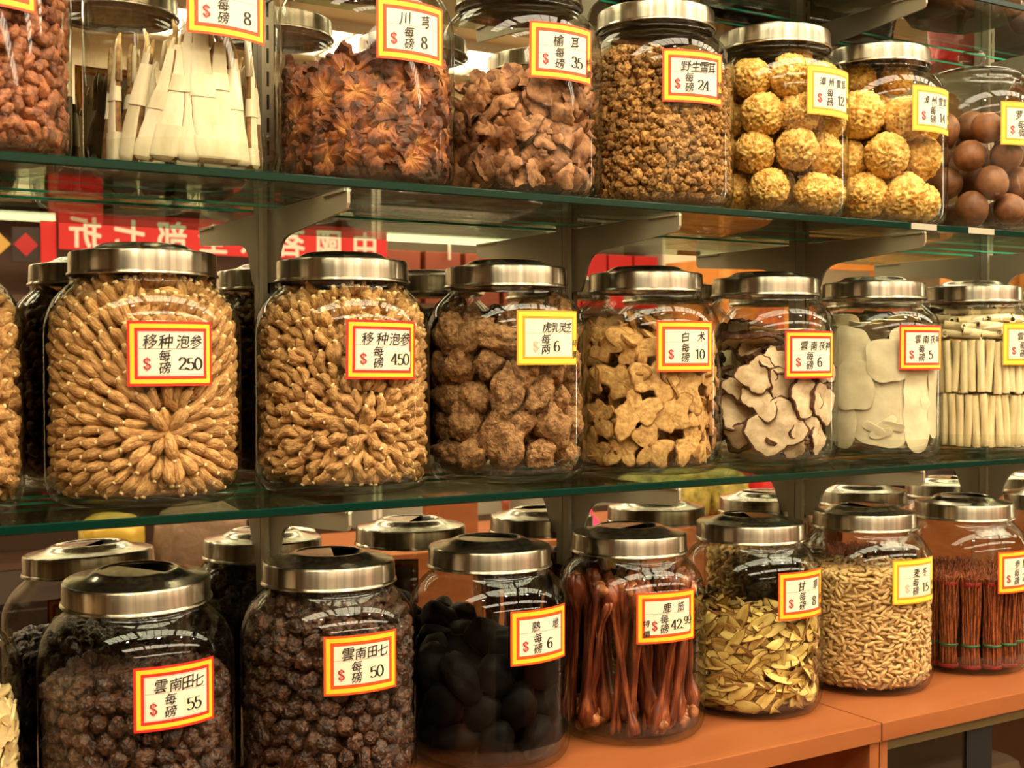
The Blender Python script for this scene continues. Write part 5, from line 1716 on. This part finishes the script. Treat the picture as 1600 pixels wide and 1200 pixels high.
rb = [rootlet_bundle(s) for s in range(3)]
rnd = random.Random(27)
for ring, (r, n) in enumerate(((0.0725, 15), (0.042, 8), (0.012, 2))):
    for k in range(n):
        th = 2 * PI * (k + 0.2) / n
        q = rb[rnd.randrange(3)]
        o = bpy.data.objects.new('root_bundle', q[0]); C.objects.link(o)
        o.matrix_basis = Matrix.Translation((0, 0, 0.0095)) @ stand('B7', th, 0.0, r, rnd.uniform(-.015, .015)) @ Matrix.Rotation(rnd.uniform(0, 6), 4, 'Z')
        tag(o, 'red-brown rootlet bundle with a green tie in the jar priced 28', 'root bundle', 'rootlet bundles in the jar priced 28')
        for nm, me in (('tie', q[1]), ('red_band', q[2]), ('red_band', q[3])):
            c_ = bpy.data.objects.new(nm, me); C.objects.link(c_); c_.parent = o

# ------------------------------------------------------------------ packets on the highest shelf
def bag(name, x, y, z, w, d, h, mat, label, seed, group=None, cat='bag'):
    V, F = ICO[4]
    off = Vector((seed * 5.1, seed * 2.3, 0))
    vs = []
    for v in V:
        p = Vector(v)
        q = Vector([math.copysign(abs(c) ** 0.6, c) for c in p])
        r = 1 + 0.16 * (0.5 - abs(noise.noise(p * 3.0 + off))) + 0.05 * noise.noise(p * 9 + off)
        vs.append((q.x * r * w / 2, q.y * r * d / 2, max(q.z * r, -0.97) * h / 2 + h * 0.485))
    mb = MB(); mb.add(vs, F)
    return tag(link(name, mb.mesh(name, [mat]), None, (x, y, z)), label, cat, group)


BAG1 = plain('brown_glossy_plastic', rgb(86, 62, 36), 0.18, 0, 0.7, 0.6, 60)
BAG2 = plain('olive_glossy_plastic', rgb(148, 126, 78), 0.15, 0, 0.7, 0.6, 60)
BAG3 = plain('red_plastic', rgb(188, 40, 34), 0.25, 0, 0.6, 0.4, 60)
BAG4 = plain('yellow_plastic', rgb(206, 170, 66), 0.25, 0, 0.6, 0.4, 60)
bag('plastic_bag', 0.93, -0.125, Z_HIGH + 0.0005, 0.20, 0.16, 0.17, BAG2, 'crumpled olive plastic bag on the highest shelf, above the jar priced 24', 1, 'plastic bags on the highest shelf')
bag('plastic_bag', 1.16, -0.130, Z_HIGH + 0.0005, 0.17, 0.15, 0.16, BAG1, 'crumpled brown plastic bag on the highest shelf, above the fungus balls', 2, 'plastic bags on the highest shelf')
bag('plastic_bag', 1.36, -0.125, Z_HIGH + 0.0005, 0.17, 0.15, 0.18, BAG1, 'crumpled brown plastic bag above the jar with the knobbed lid', 3, 'plastic bags on the highest shelf')
bag('plastic_bag', 1.72, -0.125, Z_HIGH + 0.0005, 0.16, 0.14, 0.16, BAG3, 'red and shiny plastic bag on the highest shelf at the right', 4, 'plastic bags on the highest shelf')
bag('plastic_bag', 1.90, -0.125, Z_HIGH + 0.0005, 0.16, 0.14, 0.15, BAG4, 'yellow plastic bag on the highest shelf past the right edge', 5, 'plastic bags on the highest shelf')

# ------------------------------------------------------------------ the shop across the aisle, seen in the mirror
WHITE = plain('white_board', rgb(236, 226, 200), 0.6)
BANNER_RED = plain('banner_red', rgb(222, 30, 26), 0.55)
BANNER_WHITE = plain('banner_white', rgb(250, 240, 220), 0.6)
BACKWOOD = plain('dark_brown_board', rgb(86, 58, 38), 0.6)
BOXB = plain('brown_gift_box', rgb(140, 62, 30), 0.5)
BOXR = plain('red_gift_box', rgb(196, 26, 26), 0.45)
BOXG = plain('gold_print', rgb(226, 178, 84), 0.4)
BOXW = plain('cream_print', rgb(238, 216, 178), 0.5)
PALEWOOD = wood('pale_orange_wood', rgb(214, 138, 62), rgb(232, 160, 82), 2.0, (1.2, 10, 10), 0.4)
TAN = plain('tan_quilted_wrap', rgb(136, 108, 84), 0.7, 0, 0.3, 0.9, 45)
PINK = plain('pink_cloth', rgb(232, 44, 104), 0.7)
GREYB = plain('grey_brown_panel', rgb(44, 33, 26), 0.95, 0, 0.1)
DARKB = plain('dark_brown_goods', rgb(52, 34, 24), 0.6)
STRIP = glow('strip_light', (1.0, 0.80, 0.46), 5.0)
GREENP = organic('yellow_green_packet', rgb(112, 104, 36), rgb(206, 184, 92), 26, 0.5, 0.6, 0.006, 0.1)
RUST = organic('rust_dried_goods', rgb(120, 54, 22), rgb(186, 98, 48), 40, 0.7, 0.9, 0.01, 0.2)

# banner: red cloth with eight white characters
ban = box_obj('sale_banner', 1.015, 2.575, -4.304, -4.300, 1.785, 1.948, BANNER_RED)
tag(ban, 'long red cloth banner with eight white characters, mirrored across the aisle', 'banner')
tx = MB()
for k, ch in enumerate('中國茗茶全部七折'):
    V, F = glyph(ch, 0.03)
    s, zc = 0.142, 1.862
    xc = 2.455 - 0.190 * k
    tx.add([(xc - x * s, -4.2985 + 0.0004 * (i * 4 // len(V)), zc + y * s) for i, (x, y) in enumerate(V)], F)
link('banner_lettering', tx.mesh('banner_lettering', [BANNER_WHITE], smooth=False), ban)

# the wall unit behind the banner
def unit_wall(x0, x1, label, back):
    e = empty('wall_unit', ((x0 + x1) / 2, -4.62, 0), label, 'shelving')
    ox, oy = -(x0 + x1) / 2, 4.62
    def B(n, a, b, c, d, z0, z1, mat): return box_obj(n, a + ox, b + ox, c + oy, d + oy, z0, z1, mat, e)
    B('back_panel', x0, x1, -4.80, -4.78, 0.0, 1.99, back)
    for z in (0.4, 0.8, 1.2, 1.56, 1.99):
        B('shelf', x0 + 0.021, x1 - 0.021, -4.775, -4.40, z, z + 0.03, BACKWOOD)
    B('side_panel', x0, x0 + 0.02, -4.775, -4.40, 0.0, 1.99, WHITE); B('side_panel', x1 - 0.02, x1, -4.775, -4.40, 0.0, 1.99, WHITE)
    return e


unit_wall(0.10, 2.56, 'brown wall shelving with a red banner across the aisle, seen in the mirror', BACKWOOD)
unit_wall(2.57, 3.60, 'brown wall shelving with brown gift boxes, seen in the mirror right of the banner', WHITE)
unit_wall(3.62, 4.40, 'brown wall shelving with red gift boxes, seen in the mirror', WHITE)


def strip(x0, x1, y, z, label):
    s = box_obj('strip_light', x0, x1, y - 0.05, y, z - 0.034, z, STRIP)
    tag(s, label, 'strip light')
    h = box_obj('hanger', (x0 + x1) / 2 - 0.006, (x0 + x1) / 2 + 0.006, y - 0.03, y - 0.02, z - 0.12, z - 0.0345, WHITE, s)
    return s


strip(0.35, 1.005, -4.32, 1.940, 'lit white strip left of the red banner, in the mirror')
strip(2.585, 3.36, -4.36, 1.940, 'lit white strip right of the red banner, above the brown gift boxes')
strip(3.64, 4.38, -4.36, 2.20, 'lit white strip over the red gift boxes, high in the mirror')


def gift_box(x, y, z, w, h, d, m, pm, label, group, diamond=True):
    o = box_obj('gift_box', x - w / 2, x + w / 2, y - d, y, z, z + h, m, None, 0.003)
    tag(o, label, 'box', group)
    mb = MB()
    q = min(w, h) * 0.30
    cz = z + h * 0.42
    if diamond:
        mb.add([(x - q, y + 0.001, cz), (x, y + 0.001, cz - q), (x + q, y + 0.001, cz), (x, y + 0.001, cz + q)], [(3, 2, 1, 0)])
    else:
        mb.add([(x - w * .38, y + 0.001, cz), (x + w * .38, y + 0.001, cz), (x + w * .38, y + 0.001, cz + h * .10), (x - w * .38, y + 0.001, cz + h * .10)], [(3, 2, 1, 0)])
    link('print', mb.mesh('print', [pm], smooth=False), o)
    return o


for k in range(4):
    gift_box(2.72 + 0.235 * k, -4.42, 1.592, 0.205, 0.27, 0.22, BOXB, BOXW, 'brown gift box with a cream diamond under the lit strip, in the mirror', 'brown gift boxes in the mirror')
for k in range(4):
    gift_box(3.735 + 0.180 * k, -4.42, 1.592, 0.165, 0.30, 0.22, BOXR, BOXG if k % 2 else BOXW, 'red gift box on the brown wall shelving, in the mirror', 'red gift boxes in the mirror', k % 2 == 0)
for k in range(9):
    gift_box(0.25 + 0.255 * k, -4.45, 1.232, 0.215, 0.20 + 0.02 * (k % 3), 0.2, (BOXB, DARKB, BOXB)[k % 3], BOXG, 'dark gift box on the shelf below the red banner, in the mirror', 'gift boxes below the banner')
for k in range(8):
    gift_box(0.28 + 0.28 * k, -4.45, 0.832, 0.235, 0.24, 0.2, (BOXR, DARKB, GREYB)[k % 3], BOXG, 'gift box on the low shelf across the aisle, in the mirror', 'low gift boxes in the mirror', False)

# paper diamonds hung left of the banner
for x, z, mt, lab in ((0.775, 1.80, BOXG, 'gold paper diamond hanging left of the banner, in the mirror'), (0.885, 1.80, BOXR, 'pinkish red paper diamond on a dark square left of the banner, in the mirror')):
    mb = MB()
    if mt is BOXR: mb.box(-0.055, 0.055, -0.012, 0.0, -0.075, 0.075, 1)
    r = 0.050
    mb.add([(-r, 0.003, 0), (0, 0.003, -r), (r, 0.003, 0), (0, 0.003, r), (-r, 0.0005, 0), (0, 0.0005, -r), (r, 0.0005, 0), (0, 0.0005, r)], [(3, 2, 1, 0), (4, 5, 6, 7), (0, 1, 5, 4), (1, 2, 6, 5), (2, 3, 7, 6), (3, 0, 4, 7)])
    tag(link('paper_diamond', mb.mesh('paper_diamond', [mt, DARKB], smooth=False), None, (x, -4.33, z)), lab, 'decoration')

# red side panel hung between the strip and the banner
tag(box_obj('red_panel', 0.945, 1.010, -4.335, -4.325, 1.60, 1.915, BANNER_RED), 'narrow red hanging panel just left of the red banner, in the mirror', 'panel')

# pale wooden cabinet
cb = empty('wooden_cabinet', (4.75, -4.2, 0), 'pale orange wooden cabinet across the aisle, right of the red gift boxes in the mirror', 'cabinet')
box_obj('carcass', -0.30, 0.30, -0.4, 0.0, 0.0, 1.86, PALEWOOD, cb)
for s in (-1, 1):
    d = box_obj('door', -0.148 + s * 0.150, 0.148 + s * 0.150, 0.001, 0.018, 0.06, 1.82, PALEWOOD, cb)
    box_obj('handle', s * 0.03 - 0.008, s * 0.03 + 0.008, 0.0185, 0.035, 1.2, 1.35, BOXG, d)

# open wooden display frames with dried goods, far right in the mirror
for k in range(3):
    x0 = 4.3 + 1.25 * k
    y0 = -3.3
    lab = ['pale wooden display frame nearest the cabinet, in the mirror', 'middle pale wooden display frame with rust goods, in the mirror', 'farthest pale wooden display frame, in the mirror above the white tubes'][k]
    e = empty('display_rack', (x0 + 0.6, y0, 0), lab, 'display rack')
    for z in (0.78, 1.83):
        box_obj('rail', -0.6, 0.6, -0.02, 0.02, z - 0.022, z + 0.022, PALEWOOD, e); box_obj('rail', -0.6, 0.6, -0.52, -0.48, z - 0.022, z + 0.022, PALEWOOD, e)
    for sx in (-0.6, 0.55):
        for sy in (-0.02, -0.52):
            box_obj('post', sx, sx + 0.05, sy, sy + 0.04, 0.0, 1.808, PALEWOOD, e)
    box_obj('tray', -0.548, 0.548, -0.479, -0.021, 1.44, 1.46, PALEWOOD, e); box_obj('tray', -0.548, 0.548, -0.479, -0.021, 1.0, 1.02, PALEWOOD, e)
    for q in range(3):
        V, F = ICO[3]
        mb = MB(); off = Vector((k * 3 + q, 1, 2))
        mb.add([(v[0] * 0.165 * (1 + .2 * noise.noise(Vector(v) * 2 + off)), v[1] * 0.17, max(v[2], -.02) * 0.22 * (1 + .3 * noise.noise(Vector(v) * 4 + off)) + 0.006) for v in V], F)
        o = link('heap', mb.mesh('heap', [RUST]), None, (x0 + 0.6 - 0.36 + 0.36 * q, y0 - 0.25, 1.462))
        tag(o, 'heap of rust-brown dried goods in a pale wooden display frame, in the mirror', 'dried goods', 'heaps of dried goods in the display frames', 'thing')

# low display counter across the aisle
ct = empty('display_counter', (2.5, -2.4, 0), 'long orange wood display counter across the aisle, seen low in the mirror', 'counter')
box_obj('front_panel', -1.1, 2.9, -0.03, 0.0, 0.04, 0.66, ORANGE_WOOD, ct)
box_obj('top', -1.1, 2.9, -0.60, -0.0305, 0.62, 0.66, ORANGE_WOOD, ct)
cg = empty('drawer_unit', (0.6, -2.4, 0), 'grey-brown drawer unit across the aisle, low in the mirror behind the dark root jars', 'drawer unit')
box_obj('carcass', -0.95, 0.75, -0.60, -0.02, 0.0, 0.62, GREYB, cg)
for k in range(3):
    d = box_obj('drawer', -0.93 + 0.565 * k, -0.385 + 0.565 * k, -0.0195, 0.0, 0.30, 0.60, GREYB, cg)
    mb = MB(); mb.lathe([(0.0, -0.012), (0.006, -0.010), (0.008, 0.0)], 16); me = mb.mesh('knob', [BLACK_FRAME]); me.transform(Matrix.Rotation(PI / 2, 4, 'X'))
    link('knob', me, d, (-0.66 + 0.565 * k, 0.001, 0.45))

bag('quilted_pack', 1.07, -2.52, 0.661 - 0.04, 0.26, 0.20, 0.24, TAN, 'tan quilted wrapped pack, low in the mirror left of the nearest upright', 11, None, 'pack')
bag('gold_packet', 0.80, -2.55, 0.621, 0.18, 0.14, 0.22, BAG4, 'golden yellow packet, low in the mirror behind the jar priced 55', 12, None, 'packet')
tr = box_obj('white_box', 1.28, 1.42, -2.56, -2.44, 0.621, 0.76, WHITE, None, 0.004); tag(tr, 'white box with a red base, low in the mirror beside the nearest upright', 'box')
box_obj('red_band', 1.279, 1.421, -2.561, -2.439, 0.6212, 0.66, BANNER_RED, tr)
tag(box_obj('orange_box', 1.90, 2.06, -2.62, -2.50, 0.661, 0.83, ORANGE_WOOD, None, 0.004), 'orange box on the display counter, in the mirror under the lump jar', 'box')
tag(box_obj('white_tray', 1.74, 1.88, -2.55, -2.45, 0.661, 0.70, WHITE, None, 0.01), 'shallow white tray on the display counter, in the mirror', 'tray')
mp_ = MB(); mp_.lathe([(0.0, 0.0), (0.055, 0.0), (0.075, 0.012), (0.082, 0.022), (0.078, 0.024), (0.02, 0.026), (0.016, 0.05), (0.014, 0.13), (0.018, 0.15), (0.0, 0.158)], 32)
tag(link('wooden_pestle', mp_.mesh('wooden_pestle', [plain('reddish_turned_wood', rgb(150, 74, 40), 0.4)]), None, (2.16, -2.48, 0.661)), 'reddish turned wooden stand on the display counter, in the mirror under the lump jar', 'wooden stand')
pk = MB(); pk.lathe([(0.0, 0.0), (0.10, 0.0), (0.105, 0.01), (0.075, 0.035), (0.045, 0.07), (0.028, 0.125), (0.012, 0.15), (0.0, 0.155)], 32)
tag(link('pink_hat', pk.mesh('pink_hat', [PINK]), None, (2.50, -2.5, 0.661)), 'bright pink pointed cap on the display counter, in the mirror by the second upright', 'cap')
for k in range(5):
    m_ = (GREENP, GREENP, GREENP, BOXR, BOXR)[k]
    bag('goods_packet', 2.82 + 0.20 * k, -2.55, 0.661, 0.185, 0.18, 0.20 + 0.01 * (k % 2), m_, ('yellow-green packet on the display counter, low in the mirror', 'red packet on the display counter, low in the mirror')[k > 2], 30 + k, ('yellow-green packets in the mirror', 'red packets in the mirror')[k > 2], 'packet')
for k in range(3):
    cdm = MB(); cdm.box(-0.034, 0.034, -0.004, 0.0, 0.0, 0.085, 0); cdm.box(-0.026, 0.026, 0.0002, 0.0012, 0.008, 0.077, 1)
    tag(link('price_ticket', cdm.mesh('price_ticket', [ORANGE_RED, PAPER], smooth=False), None, (2.93 + 0.27 * k, -2.43, 0.735 - 0.074)), 'small orange-bordered price ticket standing on the display counter, in the mirror', 'price ticket', 'price tickets in the mirror')
for k in range(5):
    bag('dark_bag', 3.95 + 0.26 * k, -2.6, 0.661, 0.24, 0.22, 0.20, DARKB if k % 2 == 0 else GREYB, 'dark bag on the far end of the display counter, low in the mirror', 50 + k, 'dark bags in the mirror')
